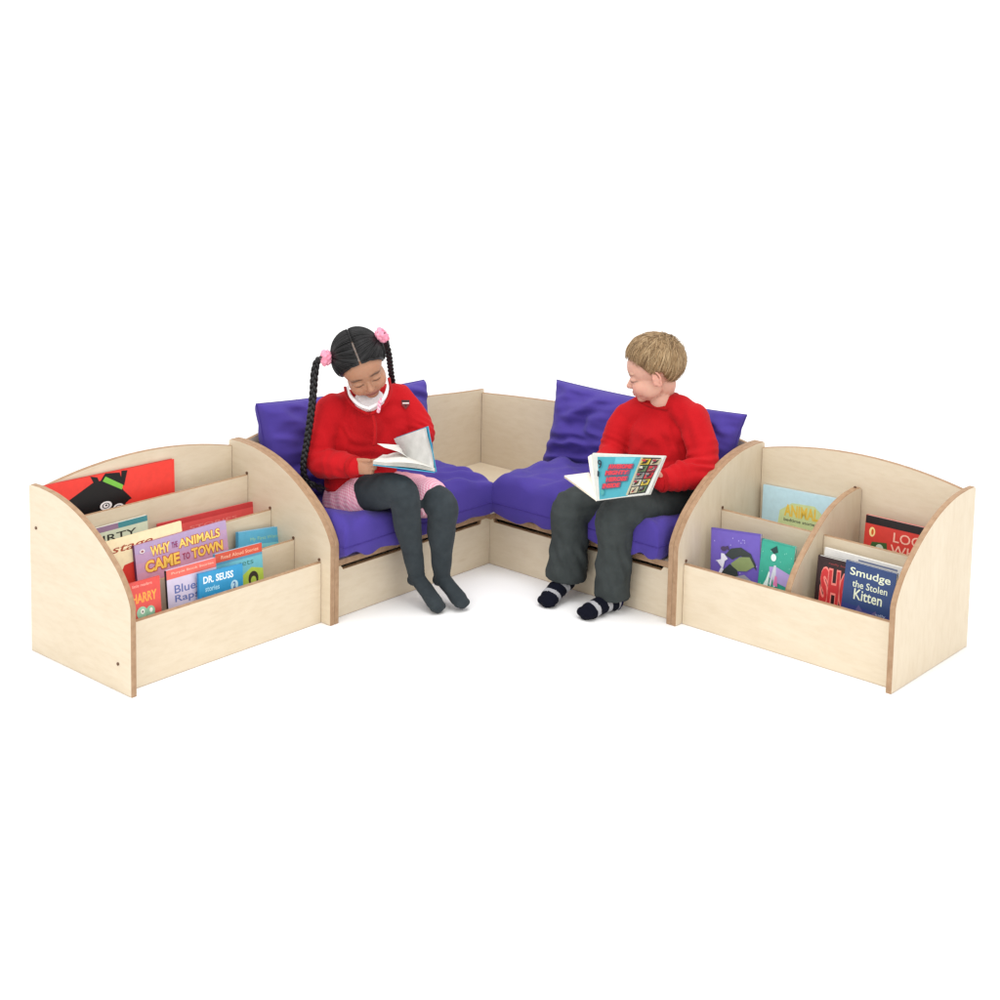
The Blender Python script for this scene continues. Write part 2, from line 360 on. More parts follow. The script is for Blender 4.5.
# ---------------------------------------------------------------- cushions
def cushion(name, label, cat, group, O, X, Y, N, w, h, th, q=.35, lump=.006, corner=.02, tufts=(), seed=0, warp=None, n=72, sag=0, cr=(), pe=2.6):
    """stuffed cushion: O centre, X/Y half axes directions, N thickness direction"""
    me_v = []; faces = []
    rt = root(name, V(O)-V(N)*0, label, cat, group)
    def prof(u, v):
        eu = max(0, 1-abs(u)**pe); ev = max(0, 1-abs(v)**pe)
        return (eu*ev)**q
    def P(u, v, side):
        k = 1-.05*(1-u*u)*0
        # edges bow inward between the pointed corners
        bu = u*(1-corner*(1-v*v)); bv = v*(1-corner*(1-u*u))
        t = prof(u, v)*th/2
        for (tu, tv, r, a) in tufts: t -= a*math.exp(-((u-tu)**2*w*w/4+(v-tv)**2*h*h/4)/(r*r))
        z = noise.noise(V((u*2.2+seed, v*2.2, side*3)))*lump+noise.noise(V((u*6+seed, v*6, side*5)))*lump*.45
        z += lump*.45*math.sin(9*u+5*v+4*noise.noise(V((u*2, v*2, seed+side))))*math.exp(-((abs(u)-.9)**2+(abs(v)-.85)**2)*7)
        for (cu_, cv_, du, dv, rr, aa, wl) in cr:
            s = (u-cu_)*du+(v-cv_)*dv
            z += aa*math.sin(s/wl*6.283+2*noise.noise(V((u*5, v*5, seed))))*math.exp(-(((u-cu_)**2+(v-cv_)**2)/(rr*rr)))
        t = max(t, 0)
        e = min(1, prof(u, v)*1.6)
        p = V(O)+V(X)*(bu*w/2)+V(Y)*(bv*h/2)+V(N)*(side*(t+z*e))
        if sag: p = p-V(N)*(sag*(1-min(1, prof(u, v)**2.2*1.15)))
        if warp: p = warp(p, u, v)
        return p
    bm = bmesh.new(); G = {}
    f = lambda k: math.sin((k/n*2-1)*math.pi/2)*.55+(k/n*2-1)*.45
    for s_ in (1, -1):
        for i in range(n+1):
            for j in range(n+1):
                if s_ == -1 and (i in (0, n) or j in (0, n)): G[(s_, i, j)] = G[(1, i, j)]; continue
                G[(s_, i, j)] = bm.verts.new(P(f(i), f(j), s_))
    for s_ in (1, -1):
        for i in range(n):
            for j in range(n):
                q4 = [G[(s_, i, j)], G[(s_, i+1, j)], G[(s_, i+1, j+1)], G[(s_, i, j+1)]]
                bm.faces.new(q4 if s_ == 1 else q4[::-1])
    edge = [G[(1, i, 0)].co.copy() for i in range(0, n, 2)]+[G[(1, n, j)].co.copy() for j in range(0, n, 2)]+[G[(1, i, n)].co.copy() for i in range(n, 0, -2)]+[G[(1, 0, j)].co.copy() for j in range(n, 0, -2)]
    bm_obj('cover', bm, rt, (PURPLE,), True)
    bm = bmesh.new(); tube(bm, edge, .0022, 6, closed=True); bm_obj('seam', bm, rt, (SEAM,), True)
    return rt
def press(spots):
    def wf(p, u, v):
        for c, rx, ry, zt in spots:
            l = ((p.x-c[0])/rx)**2+((p.y-c[1])/ry)**2
            k = math.exp(-l*l)
            if p.z > zt: p.z = p.z*(1-k)+(zt+(p.z-zt)*.15)*k
        return p
    return wf
cushion('seat_cushion', 'squashed purple seat cushion the girl sits on, its corner meeting the other seat cushion', 'cushion', 'purple seat cushions',
        (-.217, -.346, .270), (1, 0, 0), (0, 1, 0), (0, 0, 1), .490, .715, .160, sag=.026, q=.17, pe=5, lump=.015, corner=.015, seed=2.3,
        warp=press([((-.18, -.47), .20, .20, .285)]), cr=[(.85, -.7, .3, 1, .5, .009, .35), (.6, .7, 1, -.5, .5, .008, .3), (.1, -.9, .2, 1, .4, .008, .25)])
cushion('seat_cushion', 'plump purple seat cushion under the boy, its corner meeting the other seat cushion', 'cushion', 'purple seat cushions',
        (.352, .217, .270), (1, 0, 0), (0, 1, 0), (0, 0, 1), .715, .490, .160, sag=.026, q=.17, pe=5, lump=.015, corner=.015, seed=7.1,
        warp=press([((.52, .17), .20, .20, .285)]), cr=[(.8, -.75, 1, .3, .5, .010, .3), (-.3, -.7, 1, -.2, .5, .007, .3), (-.8, .2, 1, .6, .5, .008, .35)])
def frame3(A, B, Cc):      # TL, TR, BL
    X = (B-A); w = X.length; X.normalize(); Y = (A-Cc); Y = (Y-X*Y.dot(X)); h = Y.length; Y.normalize()
    return (A+B)/2-Y*(h/2), X, Y, X.cross(Y), w, h
A = onp(256, 404, 0, -.43); B = onp(424, 380, 0, -.40); B.z += .0; Cc = V((-.36, A.y+.0, .27))
o, X, Y, N, w, h = frame3(A, B, Cc)
cushion('back_cushion', 'purple cushion propped behind the girl against the bench back', 'cushion', 'purple back cushions', o, X, Y, N, w, h, .19, q=.36, lump=.012, corner=.05, seed=4.4,
        tufts=((.1, .1, .03, .03),), cr=[(-.85, .6, 1, .6, .4, .008, .30), (-.8, -.5, .3, 1, .5, .010, .4), (.8, .8, 1, 1, .3, .008, .3)])
A = onp(557, 380, 1, .40); B = onp(747, 415, 1, .43); Cc = onp(566, 468, 1, .33)
o, X, Y, N, w, h = frame3(A, B, Cc)
cushion('back_cushion', 'creased purple cushion with a pointed corner propped behind the boy', 'cushion', 'purple back cushions', o, X, Y, N, w, h, .20, q=.40, lump=.014, corner=.07, seed=9.7,
        tufts=((-.55, .15, .035, .035),), cr=[(-.8, -.55, -.3, 1, .5, .011, .33), (-.4, -.2, .8, .5, .4, .009, .40), (-.6, .6, 1, -.6, .4, .010, .35), (.85, .6, 1, .7, .4, .010, .3)])

# ---------------------------------------------------------------- books
def text_mesh(s, size, bold=0, shear=0, sx=1):
    c = bpy.data.curves.new('t', 'FONT'); c.body = s; c.size = size; c.offset = bold; c.shear = shear; c.align_x = 'LEFT'; c.resolution_u = 3
    o = bpy.data.objects.new('t', c); COL.objects.link(o)
    dg = bpy.context.evaluated_depsgraph_get(); dg.update()
    me = bpy.data.meshes.new_from_object(o.evaluated_get(dg)); bpy.data.objects.remove(o); bpy.data.curves.remove(c)
    return me
class Art:
    """flat printed shapes on a plane: O lower left, X across, Z up, Nn outwards"""
    def __init__(s, O, X, Z, Nn, w, h): s.O, s.X, s.Z, s.N, s.w, s.h = O, X, Z, Nn, w, h; s.bm = bmesh.new(); s.mats = []; s.k = 0; s.tx = []
    def mi(s, L, col):
        m = flat(col)
        if m not in L: L.append(m)
        return L.index(m)
    def P(s, u, v, lay): return s.O+s.X*(u*s.w)+s.Z*(v*s.h)+s.N*(.0003+.00008*lay)
    def poly(s, pts, col):
        s.k += 1
        pts = [(min(1, max(0, a)), min(1, max(0, b))) for a, b in pts]
        f = s.bm.faces.new([s.bm.verts.new(s.P(a, b, s.k)) for a, b in pts]); f.material_index = s.mi(s.mats, col)
    def ell(s, cx, cy, rx, ry, col, n=18, rot=0):
        P = []
        for i in range(n):
            a = 2*math.pi*i/n; x, y = rx*math.cos(a), ry*math.sin(a)*s.h/s.w
            P.append((cx+x*math.cos(rot)-y*math.sin(rot), cy+(x*math.sin(rot)+y*math.cos(rot))*s.w/s.h))
        s.poly(P, col)
    def text(s, t, x0, y0, x1, y1, col, bold=.02, shear=0, slope=0, outline=None):
        """fit the text in the box x0..x1, y0..y1 (cover fractions)"""
        tb = bmesh.new(); tm = []
        for c, bo, ex in (([(outline, bold+.05, 0)] if outline else [])+[(col, bold, 1)]):
            s.k += 1; me = text_mesh(t, 1, bo, shear)
            xs = [v.co.x for v in me.vertices]; ys = [v.co.y for v in me.vertices]
            if not xs: continue
            ax, bx, ay, by = min(xs), max(xs), min(ys), max(ys)
            tmp = {}
            mi = s.mi(tm, c)
            for v in me.vertices:
                fx = (v.co.x-ax)/(bx-ax); fy = (v.co.y-ay)/(by-ay)
                gx = 0 if ex else (x1-x0)*.008; gy = 0 if ex else (y1-y0)*.05
                tmp[v.index] = tb.verts.new(s.P((x0-gx)+(x1-x0+2*gx)*fx, (y0-gy)+(y1-y0+2*gy)*fy+slope*fx, s.k))
            for p in me.polygons:
                try: f = tb.faces.new([tmp[i] for i in p.vertices]); f.material_index = mi
                except ValueError: pass
            bpy.data.meshes.remove(me)
        s.tx.append((tb, tm))
    def done(s, parent):
        if s.bm.verts: bm_plain('cover_picture', s.bm, parent, s.mats)
        else: s.bm.free()
        for tb, tm in s.tx: bm_plain('cover_lettering', tb, parent, tm)
def bm_plain(name, bm, parent, mats):
    me = bpy.data.meshes.new(name); bm.to_mesh(me); bm.free(); return link(name, me, parent, mats)
def obox(bm, O, X, Yv, Z, a, b, mi=0, bev=0):
    k = len(bm.verts); r = bmesh.ops.create_cube(bm, size=1)
    vs = r['verts']
    for v in vs:
        p = [((a[i]+b[i])/2+v.co[i]*(b[i]-a[i])) for i in range(3)]
        v.co = O+X*p[0]+Yv*p[1]+Z*p[2]
    for f in set(f for v in vs for f in v.link_faces): f.material_index = mi
def book(label, A, B, h, col, art=None, lean=10, th=.008, out=V((1, 0, 0)), spine=None, hard=.0015, group=None):
    """A,B: the cover's top corners; out: the way the cover faces"""
    X = (B-A); w = X.length; X.normalize()
    Nn = out-X*out.dot(X); Nn.normalize()
    Z = Nn.cross(X) if Nn.cross(X).z > 0 else X.cross(Nn)
    Z = Matrix.Rotation(math.radians(lean), 3, X) @ Z if True else Z
    # leaning back: the top goes away from the viewer
    if Z.dot(out) > 0: Z = Matrix.Rotation(math.radians(-2*lean), 3, X) @ Z
    Nn = X.cross(Z); 
    if Nn.dot(out) < 0: Nn = -Nn
    O = A-Z*h
    rt = root('picture_book', O+X*(w/2)-Nn*(th/2), label, 'book', group)
    bm = bmesh.new(); Yb = -Nn
    obox(bm, O, X, Yb, Z, (0, 0, 0), (w, hard, h)); obox(bm, O, X, Yb, Z, (0, th-hard, 0), (w, th, h))
    obox(bm, O, X, Yb, Z, (-.0008, 0, 0), (.0012, th, h), 1)
    bm_obj('cover', bm, rt, (flat(col), flat(spine or col)))
    bm = bmesh.new(); g = .0012 if hard < .002 else .003
    obox(bm, O, X, Yb, Z, (.0015, hard+.0001, g), (w-g, th-hard-.0001, h-g)); bm_obj('pages', bm, rt, (PAPER,))
    if art:
        a = Art(O, X, Z, Nn, w, h); art(a, w, h); a.done(rt)
    return rt
G1 = 'picture books in the stepped bookcase'; G2 = 'picture books in the divided bookcase'
C = srgb
# ---- left bookcase, back tier: big red book with a black creature in a hat
def art_cat(a, w, h):
    a.poly([(.0, .0), (1, 0), (1, 1), (0, 1)], C(232, 62, 52))
    K = C(14, 12, 14)
    def q(x, y):                                   # picture measured against the visible cover
        P = onp(30+x*.16, 445+y*.16, 0, -.452); d = P-a.O
        return (d.dot(a.X)/w, 1-((a.O+a.Z*h).z-P.z)/(h*a.Z.z))
    a.poly([q(*p) for p in ((235, 345), (390, 230), (440, 215), (455, 190), (470, 165), (560, 160), (575, 215), (572, 255), (612, 330), (590, 350), (598, 400), (575, 520), (380, 560), (300, 440))], K)
    a.poly([q(*p) for p in ((376, 190), (420, 195), (440, 240), (405, 250))], K)
    a.poly([q(*p) for p in ((570, 150), (608, 145), (585, 240), (565, 235))], K)
    a.poly([q(*p) for p in ((560, 250), (630, 318), (610, 330), (560, 330))], K)
    a.poly([q(*p) for p in ((470, 188), (578, 236), (570, 266), (452, 218))], C(120, 190, 70))
    for cx, cy, r in ((468, 368, 40), (545, 376, 36)):
        P = q(cx, cy); R = r*.16*3.35/1000/w
        a.ell(P[0], P[1], R, R*.95, C(245, 240, 238)); a.ell(P[0], P[1], R*.62, R*.62, K); a.ell(P[0], P[1], R*.46, R*.46, C(245, 240, 238)); a.ell(P[0]+.002, P[1]+.003, R*.2, R*.2, K)
book('wide red picture book with a black creature in a green-banded hat, top tier', onp(40, 487, 0, -.452), onp(174, 459, 0, -.452), .30, C(205, 50, 44), art_cat, 3, .012, hard=.002, group=G1)
# ---- second tier
def art_dirty(a, w, h):
    a.poly([(0, 0), (1, 0), (1, .93), (0, .93)], C(214, 222, 198))
    a.poly([(0, .93), (.5, .93), (.5, 1), (0, 1)], C(150, 120, 150)); a.poly([(.5, .93), (1, .93), (1, 1), (.5, 1)], C(70, 140, 150))
    a.text('DIRTY', .02, .80, .80, .885, C(50, 52, 48), .01)
book('pale green picture book with black capitals, second tier from the back', onp(88, 530.5, 0, -.372), onp(147, 515, 0, -.372), .24, C(225, 225, 215), art_dirty, 6, .008, group=G1)
def art_coral(a, w, h):
    a.poly([(0, 0), (1, 0), (1, 1), (0, 1)], C(222, 86, 84)); a.poly([(0, .93), (1, .93), (1, 1), (0, 1)], C(196, 60, 62)); a.text('STORIES', .30, .82, .78, .87, C(235, 130, 124), .01)
book('plain coral red picture book standing alone in the second tier from the back', onp(158, 524, 0, -.366), onp(257, 500.5, 0, -.366), .23, C(215, 80, 82), art_coral, 7, .007, group=G1)
# ---- third tier
def art_stag(a, w, h):
    a.poly([(0, 0), (1, 0), (1, 1), (0, 1)], C(238, 220, 180))
    a.text('stage', .05, .78, .60, .90, C(160, 70, 40), .01, .3); a.text('cart', .40, .74, .95, .83, C(70, 55, 45), .0, .3)
    a.poly([(.05, .35), (.9, .35), (.95, .58), (.5, .66), (.2, .62)], C(205, 50, 38))
book('cream picture book with curly brown lettering and a red patch, third tier', onp(106, 542, 0, -.252), onp(181, 521, 0, -.252), .21, C(235, 215, 175), art_stag, 8, .007, group=G1)
def art_town(a, w, h):
    n = 8
    for i in range(n):
        t = i/(n-1); c = tuple(C(184, 160, 198)[k]*(1-t)+C(240, 138, 140)[k]*t for k in range(3))+(1,)
        a.poly([(0, 1-(i+1)/n), (1, 1-(i+1)/n), (1, 1-i/n), (0, 1-i/n)], c)
    Y = C(250, 222, 120); O_ = C(190, 70, 50)
    a.text('WHY', .16, .80, .37, .93, Y, .035, outline=O_, slope=.0)
    a.text('ANIMALS', .46, .80, .92, .92, Y, .03, outline=O_)
    a.text('CAME', .09, .60, .46, .76, C(252, 205, 95), .04, outline=O_)
    a.text('TOWN', .59, .61, .94, .75, C(252, 205, 95), .04, outline=O_)
    a.text('THE', .385, .83, .45, .91, C(150, 60, 110), .02); a.text('TO', .49, .63, .57, .72, C(170, 60, 90), .02)
    a.ell(.075, .90, .028, .028, C(235, 225, 225)); a.ell(.075, .90, .014, .014, C(150, 80, 90))
    a.ell(.55, .45, .08, .06, C(90, 60, 40)); a.ell(.25, .4, .1, .06, C(80, 90, 70))
book('large mauve picture book with big yellow capitals, third tier from the back', onp(134, 546, 0, -.238), onp(225.5, 520, 0, -.238), .22, C(160, 90, 120), art_town, 8, .009, spine=C(110, 70, 110), group=G1)
def art_blue(a, w, h):
    a.poly([(0, 0), (1, 0), (1, 1), (0, 1)], C(92, 172, 205)); a.text('My First Words', .22, .82, .80, .89, C(160, 205, 150), .0); a.poly([(.3, .72), (.9, .70), (.9, .76), (.3, .78)], C(130, 205, 215))
    a.ell(.15, .6, .1, .12, C(120, 190, 160))
book('sky blue picture book with a white page edge, right end of the third tier', onp(238.5, 532.5, 0, -.248), onp(290.5, 524.5, 0, -.248), .20, C(80, 160, 200), art_blue, 8, .013, group=G1)
# ---- front tier
def art_band(a, w, h):
    a.poly([(0, 0), (1, 0), (1, .82), (0, .82)], C(110, 185, 200)); a.poly([(0, .86), (1, .86), (1, 1), (0, 1)], C(206, 84, 62)); a.text('Read Aloud Stories', .12, .90, .92, .955, C(240, 180, 150), .01)
    a.text('gets', .45, .68, .80, .78, C(60, 120, 110), .0)
    a.poly([(.42, .12), (1, .12), (1, .60), (.75, .66), (.55, .56), (.45, .4)], C(178, 200, 80)); a.ell(.78, .47, .11, .12, C(60, 50, 42)); a.ell(.78, .44, .06, .07, C(178, 200, 80))
    a.poly([(.5, .28), (.98, .31), (.95, .38), (.5, .36)], C(110, 75, 60))
book('orange-topped picture book with a green scene, behind the bright blue one in the front tier', onp(215, 554.5, 0, -.140), onp(261.5, 542.5, 0, -.140), .19, C(90, 150, 180), art_band, 7, .010, group=G1)
def art_lav(a, w, h):
    a.poly([(0, 0), (1, 0), (1, .84), (0, .84)], C(206, 196, 218)); a.poly([(0, .84), (1, .84), (1, 1), (0, 1)], C(226, 104, 92)); a.text('Purple Book Stories', .1, .90, .95, .95, C(245, 190, 170), .005)
    a.text('Blues', .14, .58, .66, .72, C(96, 110, 170), .01); a.text('Raps', .14, .40, .62, .55, C(96, 110, 170), .01)
    for i in range(5): a.ell(.15+.13*i, .28-.01*i, .05, .07, (C(190, 120, 150), C(150, 150, 200))[i % 2])
    a.ell(.68, .5, .06, .10, C(120, 110, 130))
book('lavender picture book with a salmon red top band and black spine, front tier', onp(166, 571, 0, -.118), onp(215.5, 557.5, 0, -.118), .17, C(205, 190, 215), art_lav, 7, .008, spine=C(30, 25, 30), group=G1)
def art_seuss(a, w, h):
    a.poly([(0, 0), (1, 0), (1, 1), (0, 1)], C(52, 150, 200)); W = C(235, 245, 250)
    a.text('DR. SEUSS', .10, .78, .78, .92, W, .03); a.text('stories', .14, .62, .46, .72, C(170, 220, 240), .02); a.text('rhymes', .30, .44, .62, .55, C(170, 220, 240), .02)
    a.ell(.80, .62, .085, .10, C(190, 225, 240)); a.text('2', .765, .56, .83, .69, C(60, 110, 170), .03)
    a.ell(.3, .22, .16, .12, C(190, 190, 90)); a.ell(.08, .35, .05, .2, C(110, 120, 150))
book('bright blue picture book with white capitals, foremost in the front tier', onp(198.5, 574, 0, -.098), onp(242.5, 563.5, 0, -.098), .15, C(50, 140, 195), art_seuss, 6, .007, group=G1)
def art_frog(a, w, h):
    a.poly([(0, 0), (1, 0), (1, 1), (0, 1)], C(212, 78, 72)); a.text('little readers', .15, .90, .75, .95, C(240, 180, 165), .0)
    a.text('HARRY', .12, .62, .88, .79, C(245, 158, 70), .03)
    a.ell(.55, .25, .36, .18, C(96, 160, 120)); a.ell(.40, .44, .16, .11, C(150, 195, 165)); a.ell(.66, .43, .14, .10, C(140, 185, 155))
    a.ell(.42, .46, .06, .045, C(235, 235, 225)); a.ell(.68, .45, .05, .04, C(235, 235, 225)); a.ell(.42, .46, .02, .02, C(30, 40, 30))
    a.ell(.55, .2, .22, .06, C(70, 125, 90))
book('small red picture book with a green frog-like face, leftmost in the front tier', onp(127, 584.5, 0, -.082), onp(159.5, 575.5, 0, -.082), .16, C(205, 75, 70), art_frog, 6, .006, group=G1)
# ---- right bookcase
oy = V((0, -1, 0))
def art_pale(a, w, h):
    a.poly([(0, 0), (1, 0), (1, 1), (0, 1)], C(188, 220, 232))
    a.poly([(.22, .62), (.5, .58), (.8, .62), (.86, .76), (.7, .87), (.4, .86), (.24, .76)], C(200, 214, 158))
    a.text('ANIMAL', .30, .71, .76, .84, C(226, 190, 80), .04); a.text('bedtime stories', .30, .655, .74, .69, C(90, 95, 80), .02)
    a.text('PARTY', .22, .49, .56, .61, C(120, 150, 175), .03); a.ell(.75, .55, .12, .04, C(170, 195, 225))
book('pale blue picture book with yellow lettering on a green cloud, back left pocket', onp(763.5, 484.5, 1, .452), onp(838, 499, 1, .452), .30, C(185, 215, 230), art_pale, 4, .010, oy, group=G2)
def art_dragon(a, w, h):
    a.poly([(0, 0), (1, 0), (1, .97), (0, .97)], C(106, 88, 178))
    r = random.Random(3)
    for i in range(26): a.ell(.06+.88*r.random(), .05+.88*r.random(), .012, .012, C(170, 160, 220), 6)
    K = C(50, 58, 58); Gn = C(130, 145, 95)
    a.poly([(.30, .58), (.42, .70), (.62, .74), (.82, .66), (.92, .50), (.94, .40), (.80, .52), (.62, .60), (.45, .52)], K)
    a.poly([(.42, .45), (.60, .58), (.80, .60), (.90, .46), (.74, .36), (.52, .34)], Gn)
    a.poly([(.24, .30), (.40, .44), (.55, .36), (.60, .20), (.40, .10), (.22, .14)], K)
    a.poly([(.50, .24), (.70, .30), (.95, .16), (.90, .10), (.70, .22), (.52, .18)], C(150, 148, 160))
    W = C(222, 220, 235)
    a.poly([(.10, .46), (.14, .46), (.26, .34), (.30, .48), (.36, .52), (.28, .60), (.22, .60), (.22, .50)], W); a.poly([(.10, .12), (.15, .14), (.28, .34), (.22, .36)], W)
    a.ell(.27, .68, .06, .04, C(70, 55, 90)); a.poly([(.26, .70), (.40, .66), (.36, .74)], C(70, 55, 90))
book('purple picture book with a dark winged dragon and stars, front left pocket', onp(711.5, 527.5, 1, .145), onp(760.5, 534.5, 1, .145), .185, C(96, 80, 165), art_dragon, 7, .009, oy, spine=C(60, 50, 110), group=G2)
def art_teal(a, w, h):
    a.poly([(0, 0), (1, 0), (1, .97), (0, .97)], C(52, 158, 136))
    r = random.Random(5)
    for i in range(16): a.ell(.06+.88*r.random(), .1+.8*r.random(), .012, .012, C(120, 200, 180), 6)
    a.poly([(.28, .86), (.46, .94), (.52, .84), (.40, .80)], C(30, 60, 60)); a.ell(.40, .74, .08, .06, C(220, 235, 230)); a.poly([(.30, .58), (.52, .60), (.98, .52), (.98, .30), (.62, .34), (.34, .40)], C(170, 150, 205))
    a.poly([(.34, .30), (.44, .62), (.50, .62), (.54, .28), (.48, .26), (.44, .44), (.40, .26)], C(200, 205, 215))
    a.poly([(.12, .20), (.24, .36), (.30, .50), (.34, .48), (.30, .20), (.34, .10), (.26, .06)], C(215, 232, 228)); a.poly([(.46, .30), (.50, .46), (.56, .44), (.60, .28)], C(215, 120, 170))
book('teal picture book with a skinny white figure in a lilac cape, beside the centre divider', onp(762.5, 538.5, 1, .135), onp(795.5, 547, 1, .135), .185, C(48, 150, 130), art_teal, 7, .009, oy, spine=C(40, 60, 110), group=G2)
def art_look(a, w, h):
    a.poly([(0, 0), (1, 0), (1, .90), (0, .90)], C(206, 62, 54)); a.poly([(0, .91), (1, .91), (1, 1), (0, 1)], C(32, 26, 28))
    a.ell(.11, .82, .045, .055, C(245, 220, 150)); a.ell(.115, .82, .018, .035, C(210, 90, 40))
    a.text('LOOK', .43, .76, 1.0, .87, C(240, 185, 165), .005); a.text('WHO', .40, .62, .96, .73, C(240, 185, 165), .005)
    a.poly([(.08, .60), (.12, .71), (.34, .73), (.37, .58), (.10, .45)], C(58, 92, 48)); a.ell(.24, .65, .06, .05, C(190, 205, 190))
book('red picture book with a black top band and pale capitals, back right pocket', onp(866.5, 514.5, 1, .400), onp(934, 530, 1, .400), .27, C(205, 60, 54), art_look, 6, .012, oy, group=G2)
book('plain white-topped book standing behind the black and navy ones, front right pocket', onp(825, 547.5, 1, .205), onp(902, 568, 1, .205), .20, C(232, 230, 226), lambda a, w, h: (a.poly([(.45, .93), (.95, .93), (.95, .955), (.45, .955)], C(120, 130, 160)),), 6, .012, oy, hard=.001, group=G2)
def art_shock(a, w, h):
    a.poly([(0, 0), (1, 0), (1, 1), (0, 1)], C(44, 22, 24)); a.poly([(.08, .0), (1, 0), (1, .20), (.5, .14), (.2, .22)], C(225, 205, 190))
    a.text('really horrid', .26, .89, .80, .93, C(160, 60, 60), .0)
    a.text('SHO', .10, .22, .86, .82, C(196, 48, 50), .035, outline=C(235, 130, 120))
book('black book with tall dripping red capitals, partly behind the navy kitten book', onp(818.5, 555, 1, .150), onp(862, 566, 1, .150), .185, C(40, 24, 26), art_shock, 6, .014, oy, group=G2)
def art_kit(a, w, h):
    a.poly([(0, 0), (1, 0), (1, 1), (0, 1)], C(44, 66, 112)); a.poly([(0, 0), (1, 0), (1, .30), (0, .34)], C(48, 60, 120)); W = C(216, 222, 196)
    a.text('Smudge', .10, .76, .90, .92, W, .012); a.text('the Stolen', .17, .62, .86, .73, W, .008); a.text('Kitten', .22, .43, .78, .60, W, .012)
    a.poly([(.30, .0), (.28, .26), (.34, .36), (.42, .28), (.60, .27), (.68, .34), (.72, .2), (.68, 0)], C(92, 84, 130))
    for x in (.40, .60): a.ell(x, .17-.03*(x > .5), .055, .05, C(200, 170, 190)); a.ell(x, .17-.03*(x > .5), .028, .03, C(20, 16, 30))
    a.text('sally', .68, .26, .88, .31, C(180, 190, 210), .0)
book('navy blue book with cream lettering and a kitten face, front right pocket', onp(846.5, 560, 1, .115), onp(897, 574, 1, .115), .185, C(40, 60, 105), art_kit, 6, .010, oy, group=G2)

# ---------------------------------------------------------------- people
def axes(F, U):
    F = F.normalized(); U = (U-F*U.dot(F)).normalized(); S = U.cross(F)        # S: the person's left
    return Matrix(((F.x, S.x, U.x), (F.y, S.y, U.y), (F.z, S.z, U.z)))
def head_parts(bm, c, R, ears=True, closed=0.0):
    def E(f, s, u, r, rot=None): ell(bm, c+R @ V((f, s, u)), r, (R @ rot) if rot else R)
    E(-.012, 0, .030, (.089, .074, .076)); E(.025, 0, .022, (.057, .063, .060)); E(.026, 0, -.030, (.055, .055, .052))
    E(.030, 0, -.056, (.044, .044, .030)); E(.055, 0, -.074, (.017, .021, .014)); E(.020, 0, -.070, (.040, .034, .018))
    for s in (-1, 1):
        E(.046, s*.029, -.036, (.031, .028, .029)); E(.02, s*.042, -.042, (.036, .018, .032))
        E(.063, s*.026, .014, (.014, .024, .007))            # brow ridge
        E(.0650, s*.028, -.0025 if not closed else -.0055, (.0135, .0165, .0115 if not closed else .0125))       # lid bulge
        if ears:
            rt = Matrix.Rotation(math.radians(s*-22), 3, 'Z') @ Matrix.Rotation(math.radians(14), 3, 'Y')
            bmr = bmesh.new(); pts = [V((-.010+.0125*math.cos(a)*(1-.25*(math.sin(a) < 0)), 0, -.010+.024*math.sin(a))) for a in [2*math.pi*k/16 for k in range(16)]]
            bmr.free()
            P = [c+R @ (rt @ (p-V((-.01, 0, -.01)))+V((-.010, s*.0775, -.010))) for p in pts]
            tube(bm, P, .0036, 8, closed=True)
            E(-.006, s*.0745, -.011, (.011, .0045, .019), rt); E(-.001, s*.073, -.022, (.009, .006, .012), rt); E(.002, s*.076, -.009, (.004, .004, .006), rt)
        E(.0815, s*.0075, -.0325, (.0070, .0058, .0055))       # nostril wing
    limb(bm, [c+R @ V(p) for p in ((.068, 0, .002), (.0755, 0, -.010), (.0825, 0, -.021), (.0875, 0, -.028))], [.006, .0066, .0082, .0094], 4, 12)
    E(.0725, 0, -.050, (.011, .020, .0046)); E(.0755, 0, -.0495, (.0072, .012, .0040)); E(.0725, 0, -.0590, (.0095, .0155, .0050)); E(.068, 0, -.053, (.012, .027, .015))
def hand(bm, wrist, d, n, side, curl=(25, 45, 30), spread=.011, thumb=1, scale=1.0, thumb_dir=None):
    """wrist, pointing direction d, palm-facing normal n, side = direction from little finger to index"""
    d = d.normalized(); n = (n-d*n.dot(d)).normalized(); sd = d.cross(n)
    if sd.dot(side) < 0: sd = -sd
    L = .048*scale
    Rm = Matrix(((d.x, sd.x, n.x), (d.y, sd.y, n.y), (d.z, sd.z, n.z)))
    ell(bm, wrist+d*L*.55, (.032*scale, .024*scale, .0115*scale), Rm); ell(bm, wrist+d*L*.85, (.016*scale, .024*scale, .0095*scale), Rm)
    lens = [.036, .044, .048, .044]; tips = []
    for i in range(4):
        off = (i-1.5)*spread*scale
        p = wrist+d*(L*.98-abs(i-1.9)*.003)+sd*off; a = 0; dirv = (d+sd*(i-1.5)*.06).normalized(); pts = [p-d*.012, p]; 
        l = lens[i]*scale
        for k, (cc, fr) in enumerate(zip(curl, (.42, .33, .25))):
            a += math.radians(cc+(1.5-i)*4)
            p = p+(dirv*math.cos(a)+n*math.sin(a))*(l*fr); pts.append(p)
        limb(bm, pts, [.0068*scale, .0066*scale, .006*scale, .0057*scale, .0048*scale], 4, 10); tips.append(p)
    b = wrist+d*L*.30+sd*.018*scale+n*.003
    td = (thumb_dir or (d*.75+sd*.55+n*.35)).normalized()
    limb(bm, [b-d*.006, b+td*.018*scale, b+(td+d*.12).normalized()*.034*scale, b+(td+d*.35).normalized()*.046*scale], [.0095*scale, .0085*scale, .007*scale, .0055*scale], 4, 10)
    return tips
